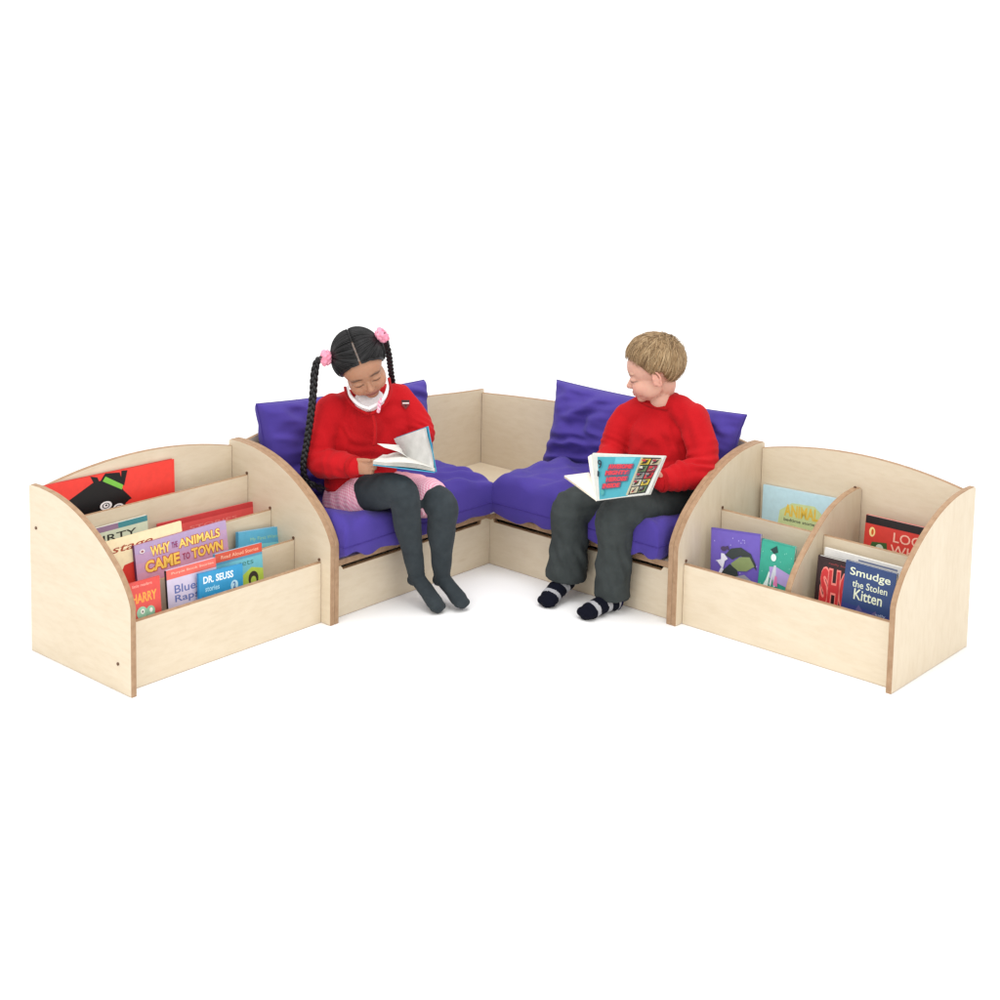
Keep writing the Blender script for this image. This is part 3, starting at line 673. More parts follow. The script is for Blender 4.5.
def color_body(me, c, R, base, lip, brow, cheek, part=False, line=None):
    ca = me.color_attributes.new('Col', 'FLOAT_COLOR', 'POINT'); Ri = R.inverted()
    for i, v in enumerate(me.vertices):
        p = Ri @ (v.co-c); col = V(base[:3]); f, s, u = p; a = abs(s)
        if f > .03 and -.11 < u < .06 and a < .09:
            k = math.exp(-((a-.040)/.018)**2-((u+.040)/.018)**2)*.55; col = col.lerp(V(cheek[:3]), k)
            k = math.exp(-(a/.013)**4-((u+.030)/.012)**2)*.25; col = col.lerp(V(cheek[:3]), k)
            lw = .0225
            k = math.exp(-(a/lw)**6-((u+.0545+.03*a)/.0085)**4) if f > .062 else 0; col = col.lerp(V(lip[:3]), k*.8)
            k = math.exp(-(a/.021)**6-((u+.0545-.06*a)/.0016)**2) if f > .062 else 0; col = col.lerp(V(lip[:3])*.35, k*.7)
            if line is not None:
                ur = line+ -9*(a-.028)**2
                k = math.exp(-((a-.028)/.0155)**6-((u-ur)/.0026)**2) if f > .05 else 0; col = col.lerp(V((.02, .012, .01)), k*.92)
            ub = .0165-.16*max(0, a-.03); k = math.exp(-((a-.030)/.019)**6-((u-ub)/.0042)**2) if f > .045 else 0; col = col.lerp(V(brow[:3]), k*.85)
            for sx in (-1, 1):
                k = math.exp(-(((s-sx*.007)/.0028)**2+((u+.0370)/.0026)**2)) if f > .076 else 0; col = col.lerp(V(base[:3])*.2, k*.8)
        if part and a < .006 and u > .0735: col = V((.52, .42, .37))
        elif a > .066 and -.05 < u < .03: col = col.lerp(V(cheek[:3]), .35)
        ca.data[i].color = (col.x, col.y, col.z, 1)
def braid(pts, r, seg_len=.027):
    """three-strand plait along a path"""
    bm = bmesh.new(); P = catmull(pts, 14); L = [0]
    for i in range(1, len(P)): L.append(L[-1]+(P[i]-P[i-1]).length)
    tot = L[-1]; n = int(tot/.0022); dense = []; j = 0
    for k in range(n+1):
        s = tot*k/n
        while j < len(L)-2 and L[j+1] < s: j += 1
        t = (s-L[j])/max(1e-6, L[j+1]-L[j]); dense.append(P[j].lerp(P[j+1], t))
    view = -V((_d.x, _d.y, 0)).normalized()
    for st in range(3):
        pts2 = []; rad = []
        for k, p in enumerate(dense):
            T_ = (dense[min(k+1, n)]-dense[max(k-1, 0)]).normalized(); A_ = T_.cross(view).normalized(); B_ = A_.cross(T_)
            ph = 2*math.pi*(tot*k/n)/(seg_len*2.1)+st*2*math.pi/3; tp = (1-.25*k/n)*min(1, .62+.38*k/n*5)
            pts2.append(p+A_*(math.sin(ph)*r*.72*tp)+B_*(math.sin(2*ph)*r*.38*tp)); rad.append(r*.60*tp*(.8+.25*abs(math.cos(ph))))
        tube(bm, pts2, rad, 8)
    return bm, dense
def tuft(bm, p, d, n=26, L=.03, r=.008):
    for i in range(n):
        o = V([random.gauss(0, 1) for _ in range(3)])*r*.5
        q = p+o*.6; e = p+d*L*random.uniform(.6, 1.1)+o*2
        tube(bm, [q, (q+e)/2+o*.5, e], [.0012, .001, .0002], 4)
def ring_cloth(bm, c, n_, r, w, fl=.3, waves=9, amp=.003, seg=72):
    """gathered band (scrunchie)"""
    n_ = n_.normalized(); A_ = n_.orthogonal().normalized(); B_ = n_.cross(A_); pts = []; rad = []
    rows = []
    for i in range(seg):
        a = 2*math.pi*i/seg; R_ = r+amp*math.sin(waves*a); ring = []
        for k in range(10):
            b = 2*math.pi*k/10; ww = w*(1+.25*math.sin(waves*a+1+k))
            ring.append(bm.verts.new(c+(A_*math.cos(a)+B_*math.sin(a))*(R_+ww*.9*math.cos(b))+n_*(ww*math.sin(b))))
        rows.append(ring)
    for i in range(seg):
        for k in range(10): bm.faces.new((rows[i][k], rows[(i+1) % seg][k], rows[(i+1) % seg][(k+1) % 10], rows[i][(k+1) % 10]))

# ================= GIRL =================
GF = cv(.50, 0, .87)                       # torso facing
GS = V((0, 0, 1)).cross(GF)                # her left
g_pel = at(360, 494, 5.13); g_mid = at(357, 458, 5.13); g_ch = at(360, 424, 5.12); g_nb = at(367, 395, 5.12)
# head frame: towards camera, yawed right, pitched down, rolled
def head_frame(yaw, pitch, roll):
    r_, u_, t_ = _r0, V((0, 0, 1)), -V((_d.x, _d.y, 0)).normalized()
    F = t_*math.cos(math.radians(yaw))+r_*math.sin(math.radians(yaw)); S = u_.cross(F)
    q = Quaternion(S, math.radians(pitch)); F2 = q @ F; U2 = q @ u_
    q2 = Quaternion(t_, math.radians(roll)); F2 = q2 @ F2; U2 = q2 @ U2
    return axes(F2, U2)
GR = head_frame(8, 34, 22)*1.03; g_hc = at(361.5, 365, 5.00)
girl = root('person', at(362, 500, 5.13), 'girl with two long black plaits and red jumper reading a book', 'person')
gsr, gsl = at(334, 411, 5.07), at(397, 399, 5.17)
ger, gel = at(320, 459, 5.03), at(421, 433, 5.13)
gwr, gwl = at(354, 467, 4.93), at(412, 452, 5.09)
ghr, ghl = at(350, 500, 5.10), at(384, 496, 5.17)
gkr, gkl = at(402, 492, 4.90), at(441, 504, 4.95)
gar, gal = at(417, 577, 5.02), at(442, 577, 5.04)
gtr, gtl = at(438, 607, 4.955), at(462, 603, 4.98)
LGR = [ghr, ghr.lerp(gkr, .5)+V((0, 0, .012)), gkr, gkr.lerp(gar, .32), gkr.lerp(gar, .72), gar]
LGL = [ghl, ghl.lerp(gkl, .5)+V((0, 0, .012)), gkl, gkl.lerp(gal, .32), gkl.lerp(gal, .72), gal]
bm = bmesh.new()
head_parts(bm, g_hc, GR, ears=False, closed=1)
limb(bm, [g_nb+V((0, 0, -.02)), g_nb+V((0, 0, .015)), g_hc+GR @ V((-.015, 0, -.05))], [.036, .031, .033], 5)
limb(bm, [g_pel, g_mid, g_ch, g_nb+V((0, 0, -.05))], [.07, .07, .07, .035], 5, flat_=.7, up=GF)
limb(bm, [gsr, ger, gwr], [.032, .028, .019]); limb(bm, [gsl, gel, gwl], [.032, .028, .019])
limb(bm, [gsr, g_nb+V((0, 0, -.04)), gsl], [.032, .03, .032])
limb(bm, LGR, [.05, .042, .032, .027, .019, .016]); limb(bm, LGL, [.05, .042, .032, .027, .019, .016])
limb(bm, [gar, gar.lerp(gtr, .5), gtr], [.02, .018, .013]); limb(bm, [gal, gal.lerp(gtl, .5), gtl], [.02, .018, .013])
hd = (at(374, 467, 4.90)-gwr)
hand(bm, gwr, hd, cv(.1, -.15, -1), cv(0, 1, 0), curl=(22, 60, 45), scale=1.02, thumb_dir=(at(382, 461, 4.865)-at(362, 462, 4.92)))
hand(bm, gwl, cv(.25, .35, .5), cv(-.3, .1, .8), cv(0, 1, 0), curl=(15, 20, 15), scale=.8)
me = remesh(bm, .0023, 4)
color_body(me, g_hc, GR, (.40, .205, .125), (.26, .075, .065), (.02, .012, .01), (.46, .20, .125), part=True, line=-.0085)
link('body', me, girl, (SKIN,), True)['label'] = 'brown skinned face looking down at the page'
# tights
bm = bmesh.new()
limb(bm, [ghr, ghr.lerp(gkr, .5)+V((0, 0, .012)), gkr, gkr.lerp(gar, .32), gkr.lerp(gar, .72), gar], [.068, .060, .049, .045, .033, .027], 7, 20)
limb(bm, [ghl, ghl.lerp(gkl, .5)+V((0, 0, .012)), gkl, gkl.lerp(gal, .32), gkl.lerp(gal, .72), gal], [.068, .060, .050, .046, .034, .027], 7, 20)
for a_, t_ in ((gar, gtr), (gal, gtl)):
    h_ = a_+cv(-.011, -.010, -.004)
    limb(bm, [h_, a_+V((0, 0, -.004)), a_.lerp(t_, .5), a_.lerp(t_, .85), t_], [.0205, .027, .027, .029, .020], 6, 16, flat_=.80, up=(0, 0, 1))
    sd = (t_-a_).cross(V((0, 0, 1))).normalized()
    for k in (-1, 0, 1): ell(bm, t_+sd*k*.014, (.016, .016, .013))
me = remesh(bm, .0045, 4)
folds(me, .0012, 25, [(gkr, (gar-gkr).normalized(), .02, .05, .0012), (gar, (gar-gkr).normalized(), .012, .03, .0014), (gal, (gal-gkl).normalized(), .012, .03, .0014)])
link('tights', me, girl, (TIGHT,), True)
# dress skirt
bm = bmesh.new()
limb(bm, [ghr+V((0, 0, -.012)), ghr.lerp(gkr, .20)+V((0, 0, .0))], [.092, .084], 5, 22)
limb(bm, [ghl, ghl.lerp(gkl, .45)+V((0, 0, .012)), ghl.lerp(gkl, .79)+V((0, 0, .014))], [.085, .074, .064], 5, 22)
limb(bm, [ghr+V((0, 0, -.0)), ghl], [.085, .085], 4, 20)
ell(bm, ghr.lerp(gkr, .12)+cv(-.055, -.045, .03), (.075, .075, .026)); ell(bm, ghl.lerp(gkl, .72)+cv(.024, .012, .01), (.052, .056, .030))
me = remesh(bm, .005, 4)
folds(me, .0022, 20, [(ghr, cv(1, .2, 0), .028, .12, .0022), (gkl, cv(1, -.2, .2), .026, .09, .0008)])
link('dress', me, girl, (GING,), True)
# jumper
bm = bmesh.new()
def torso(bm, pts, rad, F, sq=.72):
    P = catmull(pts, 6); Rr = lerps(rad, 6); tube(bm, P, Rr, 24, up=F, flat_=sq); ell(bm, P[0], (Rr[0]*.8,)*3); ell(bm, P[-1], (Rr[-1]*.72,)*3)
torso(bm, [g_pel+V((0, 0, -.005)), g_pel.lerp(g_mid, .5)+GF*.01, g_mid+GF*.012, g_ch+GF*.006, g_nb+V((0, 0, -.028))], [.118, .122, .116, .112, .060], GF, .78)
limb(bm, [gsr+V((0, 0, -.006)), (gsr+g_nb)/2+V((0, 0, -.008)), g_nb+V((0, 0, -.020)), (gsl+g_nb)/2+V((0, 0, -.008)), gsl+V((0, 0, -.006))], [.050, .050, .048, .050, .050], 5, 18)
limb(bm, [gsr, gsr.lerp(ger, .5)+cv(-.010, 0, 0), ger, ger.lerp(gwr, .5)+V((0, 0, -.006)), gwr+(ger-gwr).normalized()*.004], [.056, .052, .050, .045, .031], 7, 20)
limb(bm, [gsl, gsl.lerp(gel, .5)+cv(.008, 0, 0), gel, gel.lerp(gwl, .5), gwl+(gel-gwl).normalized()*.006], [.053, .048, .045, .040, .030], 7, 20)
limb(bm, [g_ch, gsl.lerp(gel, .45)+cv(-.02, -.01, 0), g_mid+cv(.06, .04, 0)], [.06, .052, .07], 5, 18)
me = remesh(bm, .0045, 5)
ax = (ger-gsr).normalized()
folds(me, .0045, 13, [(ger, (ax+cv(.3, .1, .4)).normalized(), .038, .055, .0050), (ger.lerp(gwr, .6), ((gwr-ger).normalized()+cv(0, .5, .3)).normalized(), .036, .05, .0022), (gsr+cv(.04, -.05, .03), cv(.8, .5, 0), .034, .05, .0045), (g_mid+cv(.01, -.03, .1), cv(.2, 1, 0), .036, .10, .0050), (gel, (gwl-gel).normalized(), .022, .05, .004), (g_ch+cv(.03, 0, .1), cv(.6, .8, 0), .05, .06, .003)])
JG = link('jumper', me, girl, (JUMP,), True)
def cuff(parent, a, b, r, wd=.022, mat=JUMPR, name='cuff'):
    bm = bmesh.new(); d = (b-a).normalized(); pts = []; rad = []
    for k in range(11):
        t = k/10; pts.append(a+d*wd*t); rad.append(r*(1+.06*math.sin(t*math.pi))+(.0009 if k % 2 else 0))
    tube(bm, pts, rad, 28); bm_obj(name, bm, parent, (mat,), True)
cuff(JG, gwr+(ger-gwr).normalized()*.012, gwr+(gwr-ger), .0335, .016)
# collar, neck opening and tie
def neckline(pts, r, parent, mat, name, up=None, fl=.5):
    bm = bmesh.new(); tube(bm, catmull(pts, 8), r, 10, flat_=fl, up=up); return bm_obj(name, bm, parent, (mat,), True)
vpt = at(369.5, 410, 4.982)
cl = [at(347, 386, 5.07), at(349.5, 396, 5.01), at(358, 405.5, 4.99), vpt]
cr_ = [at(387, 377, 5.10), at(388.5, 389, 5.02), at(383, 402, 4.995), vpt]
for pts, sg in ((cl, -1), (cr_, 1)):
    bm = bmesh.new(); P = catmull(pts, 6); n = len(P); wid = cv(-sg*.7, .75, .35).normalized()
    rows = []
    for i, p in enumerate(P):
        t = i/(n-1); w_ = .0065+.005*math.sin(t*math.pi)**.8+.009*t*t
        rows.append([p+wid*(w_*(k/4-.15))+cv(0, 0, 1)*(.006*math.sin(k/4*math.pi)) for k in range(5)])
    for th_ in (0, .003):
        pass
    V1 = [[bm.verts.new(q+cv(0, 0, .004)) for q in r_] for r_ in rows]; V2 = [[bm.verts.new(q+cv(0, 0, 0)) for q in r_] for r_ in rows]
    for i in range(n-1):
        for k in range(4):
            bm.faces.new((V1[i][k], V1[i+1][k], V1[i+1][k+1], V1[i][k+1])); bm.faces.new((V2[i][k+1], V2[i+1][k+1], V2[i+1][k], V2[i][k]))
        bm.faces.new((V1[i][0], V2[i][0], V2[i+1][0], V1[i+1][0])); bm.faces.new((V1[i][4], V1[i+1][4], V2[i+1][4], V2[i][4]))
    bm.faces.new([V1[0][k] for k in range(5)]+[V2[0][k] for k in range(4, -1, -1)]); bm.faces.new([V1[-1][k] for k in range(4, -1, -1)]+[V2[-1][k] for k in range(5)])
    bm_obj('collar', bm, JG, (WHITEC,), True)
bm = bmesh.new()
tube(bm, catmull([at(381, 398, 4.972), at(379.5, 403, 4.962), at(379, 408, 4.960), at(378, 413, 4.962)], 4), [.004]*4+[.0062]*4+[.0062]*4+[.003], 10, flat_=.6, up=GF)
ell(bm, at(380, 402, 4.960), (.0068, .0068, .0055))
bm_obj('bow', bm, JG, (GING,), True)
neckline([at(345, 387, 5.07), at(348, 399, 5.005), at(356.5, 408, 4.98), at(369.5, 414.5, 4.973)], .0050, JG, JUMPR, 'neckband')
neckline([at(389, 378, 5.10), at(390.5, 392, 5.02), at(385, 404, 4.985), at(370.5, 414.5, 4.973)], .0050, JG, JUMPR, 'neckband')
# placket
bm = bmesh.new(); tube(bm, catmull([at(373, 415, 4.972), at(375, 425, 4.962), at(375, 436, 4.958), at(374, 446, 4.958)], 5), .006, 8, flat_=.5, up=GF); bm_obj('placket', bm, JG, (JUMPR,), True)
bm = bmesh.new(); ell(bm, at(369.5, 400, 5.058), (.034, .052, .037), axes(GF, V((0, 0, 1)))); bm_obj('shirt', bm, JG, (WHITEC,), True)
# badge on the chest
bo = at(405, 405, 5.0)
def project_on(me_obj, p, d):
    dg = bpy.context.evaluated_depsgraph_get(); dg.update()
    mw = me_obj.matrix_world; loc = V((0, 0, 0)); q = me_obj.parent
    while q: loc += q.location; q = q.parent
    ok, hit, nn, _ = me_obj.ray_cast(p-loc, d)
    return (hit+loc, nn) if ok else None
r_ = project_on(JG, CAM, ray(405.5, 405).normalized())
if r_:
    hp, nn = r_; up = V((0, 0, 1)); Xb = up.cross(nn).normalized(); Zb = nn.cross(Xb).normalized(); 
    a = Art(hp-Xb*.016-Zb*.016+nn*.0030, Xb, Zb, nn, .032, .032)
    a.poly([(.1, .95), (.9, .95), (.92, .5), (.5, .02), (.08, .5)], C(110, 14, 20)); a.poly([(.1, .98), (.9, .98), (.9, .80), (.1, .80)], C(30, 20, 24)); a.poly([(.2, .72), (.85, .72), (.85, .60), (.2, .60)], C(230, 220, 215)); a.poly([(.42, .5), (.62, .5), (.58, .3), (.46, .3)], C(40, 20, 26))
    bm_plain('badge', a.bm, JG, a.mats)
# ---- girl's hair
gh = bmesh.new()
def scalp(az, el, off, rx=.0912, ry=.0763, rz=.0782):
    return V((-.010+(rx+off)*math.cos(el)*math.cos(az), (ry+off)*math.cos(el)*math.sin(az), .031+(rz+off)*math.sin(el)))
def interp(tab, x):
    for (a0, b0), (a1, b1) in zip(tab, tab[1:]):
        if x <= a1: t = (x-a0)/(a1-a0); return b0+(b1-b0)*t
    return tab[-1][1]
def dirp(v, off, rx=.0912, ry=.0763, rz=.0782):      # point on the scalp in direction v
    k = 1/math.sqrt((v.x/(rx+off))**2+(v.y/(ry+off))**2+(v.z/(rz+off))**2); return V((-.010, 0, .031))+v*k
GHL = [(0, 30), (25, 26), (45, 12), (62, -10), (78, -34), (95, -42), (110, -44), (140, -42), (180, -46)]
bun = {-1: V((-.05, -.86, .36)).normalized(), 1: V((-.05, .86, .36)).normalized()}
# cap in two halves either side of the parting
for sg in (-1, 1):
    rows = []; na, ne = 40, 22
    for i in range(na+1):
        az = math.radians(2.6+177.4*i/na); lo = math.radians(interp(GHL, math.degrees(az)))
        rows.append([])
        for j in range(ne+1):
            el = lo+(math.radians(90)-lo)*j/ne
            p = scalp(az, el, .0018+.004*math.sin(j/ne*math.pi)*.5)
            p.y = max(p.y, .0026 if p.x > .005 else .0003); p.y *= sg
            rows[-1].append(gh.verts.new(g_hc+GR @ p))
    for i in range(na):
        for j in range(ne):
            try: gh.faces.new((rows[i][j], rows[i+1][j], rows[i+1][j+1], rows[i][j+1]))
            except ValueError: pass
HG = bm_obj('hair', gh, girl, (HAIRB,), True)
gh = bmesh.new(); rnd = random.Random(4)
for sg in (-1, 1):
    B = bun[sg]
    for k in range(330):
        t = rnd.random()
        if k % 3:      # from the parting
            a = math.radians(38+t*170); st = V((math.cos(a), 0, math.sin(a))); st.y = .018*sg
        else:          # from the hairline
            az = math.radians(4+t*172); el = math.radians(interp(GHL, math.degrees(az))+rnd.uniform(-1, 3)); st = V((math.cos(el)*math.cos(az), math.cos(el)*math.sin(az)*sg, math.sin(el)))
        st.normalize(); pts = []; q = st.rotation_difference(B); L_ = 9; off0 = rnd.uniform(.0022, .0055)
        for j in range(L_+1):
            s_ = j/L_; dv = st.slerp(B, s_*.985)
            p = dirp(dv, off0+.003*math.sin(s_*math.pi)+.012*max(0, s_-.8)*2)
            if j < L_ and sg*p.y < .0026 and p.x > .005: p.y = .0026*sg
            pts.append(g_hc+GR @ p)
        tube(gh, pts, [.0006]+[.0013]*(L_-1)+[.0010], 4)
bm_obj('hair_strands', gh, HG, (HAIRB,), True)
for sg, path in ((-1, None), (1, None)):
    c_ = g_hc+GR @ (dirp(bun[sg], .017)); n_ = (GR @ bun[sg]).normalized()
    bm = bmesh.new(); ring_cloth(bm, c_, n_, .0135, .0100, waves=8, amp=.0025); ring_cloth(bm, c_+n_*.010, n_, .0145, .0105, waves=7, amp=.003)
    bm_obj('scrunchie', bm, HG, (PINK,), True)
    e = c_+n_*.016
    if sg == -1:
        pts = [e-n_*.024, e-n_*.006, at(317.5, 361, 4.985), at(314.5, 374, 4.98), at(313, 395, 4.98), at(310.5, 418, 4.975), at(307, 442, 4.975), at(303.5, 465, 4.985), at(306, 480, 5.01), at(315, 486, 5.0)]
    else:
        pts = [e-n_*.024, e-n_*.006, at(386, 344, 5.10), at(389, 356, 5.14), at(391, 372, 5.2), at(394, 392, 5.26), at(396, 420, 5.29)]
    bmb, dn = braid(pts, .0118 if sg == -1 else .0110)
    tuft(bmb, dn[-1], (dn[-1]-dn[-6]).normalized(), 40, .03)
    bm_obj('plait', bmb, HG, (HAIRB,), True)

# ---- girl's book (open, pages up)
def sheet(bm, rows, th=.0012, mi=0):
    """thin sheet with thickness from a grid of points"""
    n = len(rows); m = len(rows[0]); nn = (rows[1][0]-rows[0][0]).cross(rows[0][1]-rows[0][0]).normalized()*th
    A_ = [[bm.verts.new(p) for p in r] for r in rows]; B_ = [[bm.verts.new(p+nn) for p in r] for r in rows]
    def F(*v):
        f = bm.faces.new(v); f.material_index = mi
    for i in range(n-1):
        for j in range(m-1): F(A_[i][j], A_[i+1][j], A_[i+1][j+1], A_[i][j+1]); F(B_[i][j+1], B_[i+1][j+1], B_[i+1][j], B_[i][j])
    for i in range(n-1): F(A_[i][0], B_[i][0], B_[i+1][0], A_[i+1][0]); F(A_[i][-1], A_[i+1][-1], B_[i+1][-1], B_[i][-1])
    for j in range(m-1): F(A_[0][j], A_[0][j+1], B_[0][j+1], B_[0][j]); F(A_[-1][j], B_[-1][j], B_[-1][j+1], A_[-1][j+1])
def patch(a, b, c, d, bulge=0, n=10, m=4, lift=V((0, 0, 0))):
    """a-b near spine edge, d-c outer edge; bulge along the normal near the spine"""
    nn = (b-a).cross(d-a).normalized(); rows = []
    for j in range(n+1):
        t = j/n; k = bulge*math.sin(min(1, t*1.25)*math.pi)*(1-t*.4)
        rows.append([a.lerp(d, t).lerp(b.lerp(c, t), i/m)+nn*k+lift for i in range(m+1)])
    return rows
gb = root('open_book', at(412, 468, 4.9), 'open picture book with a blue cover held by the girl, one white page half turned', 'book')
s0, s1 = at(435, 472, 4.86), at(404, 459, 5.0)      # spine near / far
l0, l1 = at(373, 464.5, 4.86), at(383, 458, 4.985)
r0_, r1_ = at(427, 427, 4.90), at(396, 438, 5.03)
bm = bmesh.new(); sheet(bm, patch(s0, s1, l1, l0, -.000), .003)
sheet(bm, patch(s0+cv(.004, 0, 0), s1, r1_+cv(0, .002, 0), r0_+cv(.003, .003, 0), 0), -.002); bm_obj('cover', bm, gb, (flat(C(60, 150, 180)),))
bm = bmesh.new()
for k in range(5): sheet(bm, patch(s0, s1, l1, l0, .010-.0014*k, lift=V((0, 0, .0115-.0022*k))), .0012)
bm_obj('pages', bm, gb, (PAPER,))
bm = bmesh.new()
for k in range(3): sheet(bm, patch(s0+cv(-.003-.002*k, .004, .002), s1+cv(-.002*k, .003, .002), r1_+cv(-.003*k, -.002, .002), r0_+cv(-.003-.003*k, -.002-.001*k, .002), .006), .0008)
bm_obj('standing_pages', bm, gb, (PAGEG,))
bm = bmesh.new(); sheet(bm, patch(at(414, 463, 4.93), at(402, 457, 4.99), at(399, 445, 4.98), at(377.5, 443.5, 4.92), .010), .0008); bm_obj('turning_page', bm, gb, (PAPER,))

# ================= BOY =================
BF = cv(-.42, 0, .90)
boy = root('person', at(660, 505, 5.17), 'fair haired boy in a red jumper and striped socks looking sideways over his comic', 'person')
b_pel = at(664, 500, 5.20); b_mid = at(662, 465, 5.20); b_ch = at(662, 432, 5.20); b_nb = at(663, 395.5, 5.18)
BR = head_frame(-97, 15, 0)*1.03; b_hc = at(654, 371.5, 5.16)
bsr, bsl = at(628, 417, 5.25), at(694, 419, 5.12)
ber, bel = at(612, 452, 5.23), at(702, 470, 5.05)
bwr, bwl = at(600, 475, 5.10), at(660, 481, 4.98)
bhr, bhl = at(648, 500, 5.22), at(682, 504, 5.15)
bkr, bkl = at(573, 506, 5.06), at(617, 514, 4.94)
bar_, bal = at(566, 578, 5.12), at(612, 598, 5.01)
btr, btl = at(547, 601, 5.03), at(586, 613, 4.93)
bm = bmesh.new(); head_parts(bm, b_hc, BR, closed=1)
limb(bm, [b_nb+V((0, 0, -.05)), b_nb+V((0, 0, -.015)), b_nb+V((0, 0, .014)), b_hc+BR @ V((-.022, 0, -.045))], [.03, .036, .037, .040], 5)
ell(bm, b_nb+BF*.019+V((0, 0, -.012)), (.036, .036, .036))
limb(bm, [b_pel, b_mid, b_ch, b_nb+V((0, 0, -.05))], [.07, .07, .07, .035], 5, flat_=.7, up=BF)
limb(bm, [bsr, ber, bwr], [.032, .028, .019]); limb(bm, [bsl, bel, bwl], [.032, .028, .019])
limb(bm, [bsr, b_nb+V((0, 0, -.04)), bsl], [.032, .03, .032])
limb(bm, [bhr, bkr, bar_], [.045, .034, .022]); limb(bm, [bhl, bkl, bal], [.045, .034, .022])
limb(bm, [bar_, btr], [.02, .013]); limb(bm, [bal, btl], [.02, .013])
hand(bm, bwl, at(645, 474, 4.95)-bwl, cv(-.5, .1, .8), cv(0, 1, 0), curl=(20, 30, 20), scale=.92)
hand(bm, bwr, at(590, 478, 5.03)-bwr, cv(.5, -.2, .5), cv(0, 1, 0), curl=(35, 45, 30), scale=.92)
me = remesh(bm, .0023, 4)
color_body(me, b_hc, BR, (.62, .35, .265), (.52, .20, .165), (.34, .20, .12), (.62, .25, .195), line=-.0095)
link('body', me, boy, (SKIN,), True)['label'] = 'fair skinned face turned sideways'
# trousers
bm = bmesh.new()
limb(bm, [bhr, bhr.lerp(bkr, .5)+V((0, 0, .008)), bkr+V((0, 0, -.006)), bkr.lerp(bar_, .35), bkr.lerp(bar_, .7), bkr.lerp(bar_, 1.0)], [.082, .072, .062, .060, .063, .066], 7, 22)
limb(bm, [bhl, bhl.lerp(bkl, .5)+V((0, 0, .008)), bkl+V((0, 0, -.008)), bkl.lerp(bal, .35), bkl.lerp(bal, .7), bkl.lerp(bal, 1.0)], [.082, .073, .062, .058, .057, .058], 7, 22)
limb(bm, [bhr, bhl], [.085, .085])
# flat hems
me = remesh(bm, .0045, 4)
for v in me.vertices:
    for kn, an, fr in ((bkr, bar_, .965), (bkl, bal, .955)):
        ax_ = (an-kn); L_ = ax_.length; ax_ = ax_/L_; hgt = (v.co-kn).dot(ax_)
        if hgt > L_*fr and (v.co-kn-ax_*hgt).length < .09: v.co -= ax_*(hgt-L_*fr)
folds(me, .0035, 14, [(bkr, (bar_-bkr).normalized(), .030, .06, .004), (bkl, (bal-bkl).normalized(), .030, .06, .004), (bkl.lerp(bhl, .35)+V((0, 0, -.03)), (bkl-bhl).normalized(), .028, .06, .006), (bkr.lerp(bar_, .6), cv(1, .4, 0), .035, .08, .0045), (bkl.lerp(bal, .5), cv(1, .3, 0), .035, .09, .0035), (bkl.lerp(bal, .9), cv(.4, 1, 0), .03, .04, .003)])
link('trousers', me, boy, (TROUS,), True)
# striped socks
SK = [flat(C(16, 18, 30), .9, .1), flat(C(168, 168, 172), .9, .1), flat(C(24, 22, 60), .9, .1)]
for an, tt in ((bar_, btr), (bal, btl)):
    bm = bmesh.new(); h_ = an+(an-tt).normalized()*.012+V((0, 0, -.016))
    limb(bm, [h_, an+V((0, 0, -.012)), an.lerp(tt, .45)+V((0, 0, -.002)), an.lerp(tt, .85), tt], [.029, .033, .032, .032, .022], 7, 18, flat_=.82, up=(0, 0, 1))
    limb(bm, [an+V((0, 0, .04)), an+V((0, 0, -.008))], [.033, .033], 4)
    sd = (tt-an).cross(V((0, 0, 1))).normalized()
    for k in (-1.2, 0, 1.2): ell(bm, tt+sd*k*.012, (.019, .019, .016))
    me = remesh(bm, .003, 3); folds(me, .0014, 30, [(an, (tt-an).normalized(), .014, .04, .0016)])
    zmin = min(v.co.z for v in me.vertices)
    ax_ = (tt-an).normalized(); L_ = (tt-an).length
    so = link('sock', me, None, SK, True); 
    for p in me.polygons:
        s_ = (p.center-an).dot(ax_)/L_+.10*noise.noise(p.center*9)
        k = s_
        p.material_index = 0 if k > .82 else 1 if k > .70 else 0 if k > .42 else 1 if k > .26 else 0 if k > .02 else 1 if k > -.06 else 2
    so.parent = boy; me.transform(Matrix.Translation(-boy.location))
# jumper
bm = bmesh.new()
torso(bm, [b_pel+V((0, 0, .002)), b_pel.lerp(b_mid, .5)+BF*.01, b_mid+BF*.010, b_ch+BF*.006, b_nb+V((0, 0, -.04))], [.118, .118, .114, .110, .068], BF, .76)
limb(bm, [bsr+V((0, 0, -.004)), (bsr+b_nb)/2+V((0, 0, -.008)), b_nb+V((0, 0, -.030)), (bsl+b_nb)/2+V((0, 0, -.008)), bsl+V((0, 0, -.008))], [.050, .047, .040, .047, .049], 5, 18)
limb(bm, [bsr, bsr.lerp(ber, .5)+cv(-.006, 0, 0), ber, ber.lerp(bwr, .6), bwr+(ber-bwr).normalized()*.01], [.050, .048, .048, .042, .032], 7, 20)
limb(bm, [bsl, bsl.lerp(bel, .5)+cv(.014, 0, 0), bel+cv(.002, 0, 0), bel.lerp(bwl, .5)+V((0, 0, -.004)), bwl+(bel-bwl).normalized()*.006], [.051, .050, .051, .046, .034], 7, 20)
me = remesh(bm, .0045, 5)
folds(me, .0045, 12, [(bel, (bel-bsl).normalized(), .030, .065, .006), (bel.lerp(bwl, .6), (bwl-bel).normalized(), .026, .05, .0045), (bsl+cv(-.045, -.06, .04), cv(.9, .3, 0), .040, .07, .005), (b_mid+cv(-.02, -.04, .1), cv(.1, 1, 0), .045, .10, .0045), (ber, (ber-bsr).normalized(), .024, .05, .0045), (b_ch+cv(0, .02, .1), cv(.4, 1, 0), .06, .07, .002)])
JB = link('jumper', me, boy, (JUMP,), True)
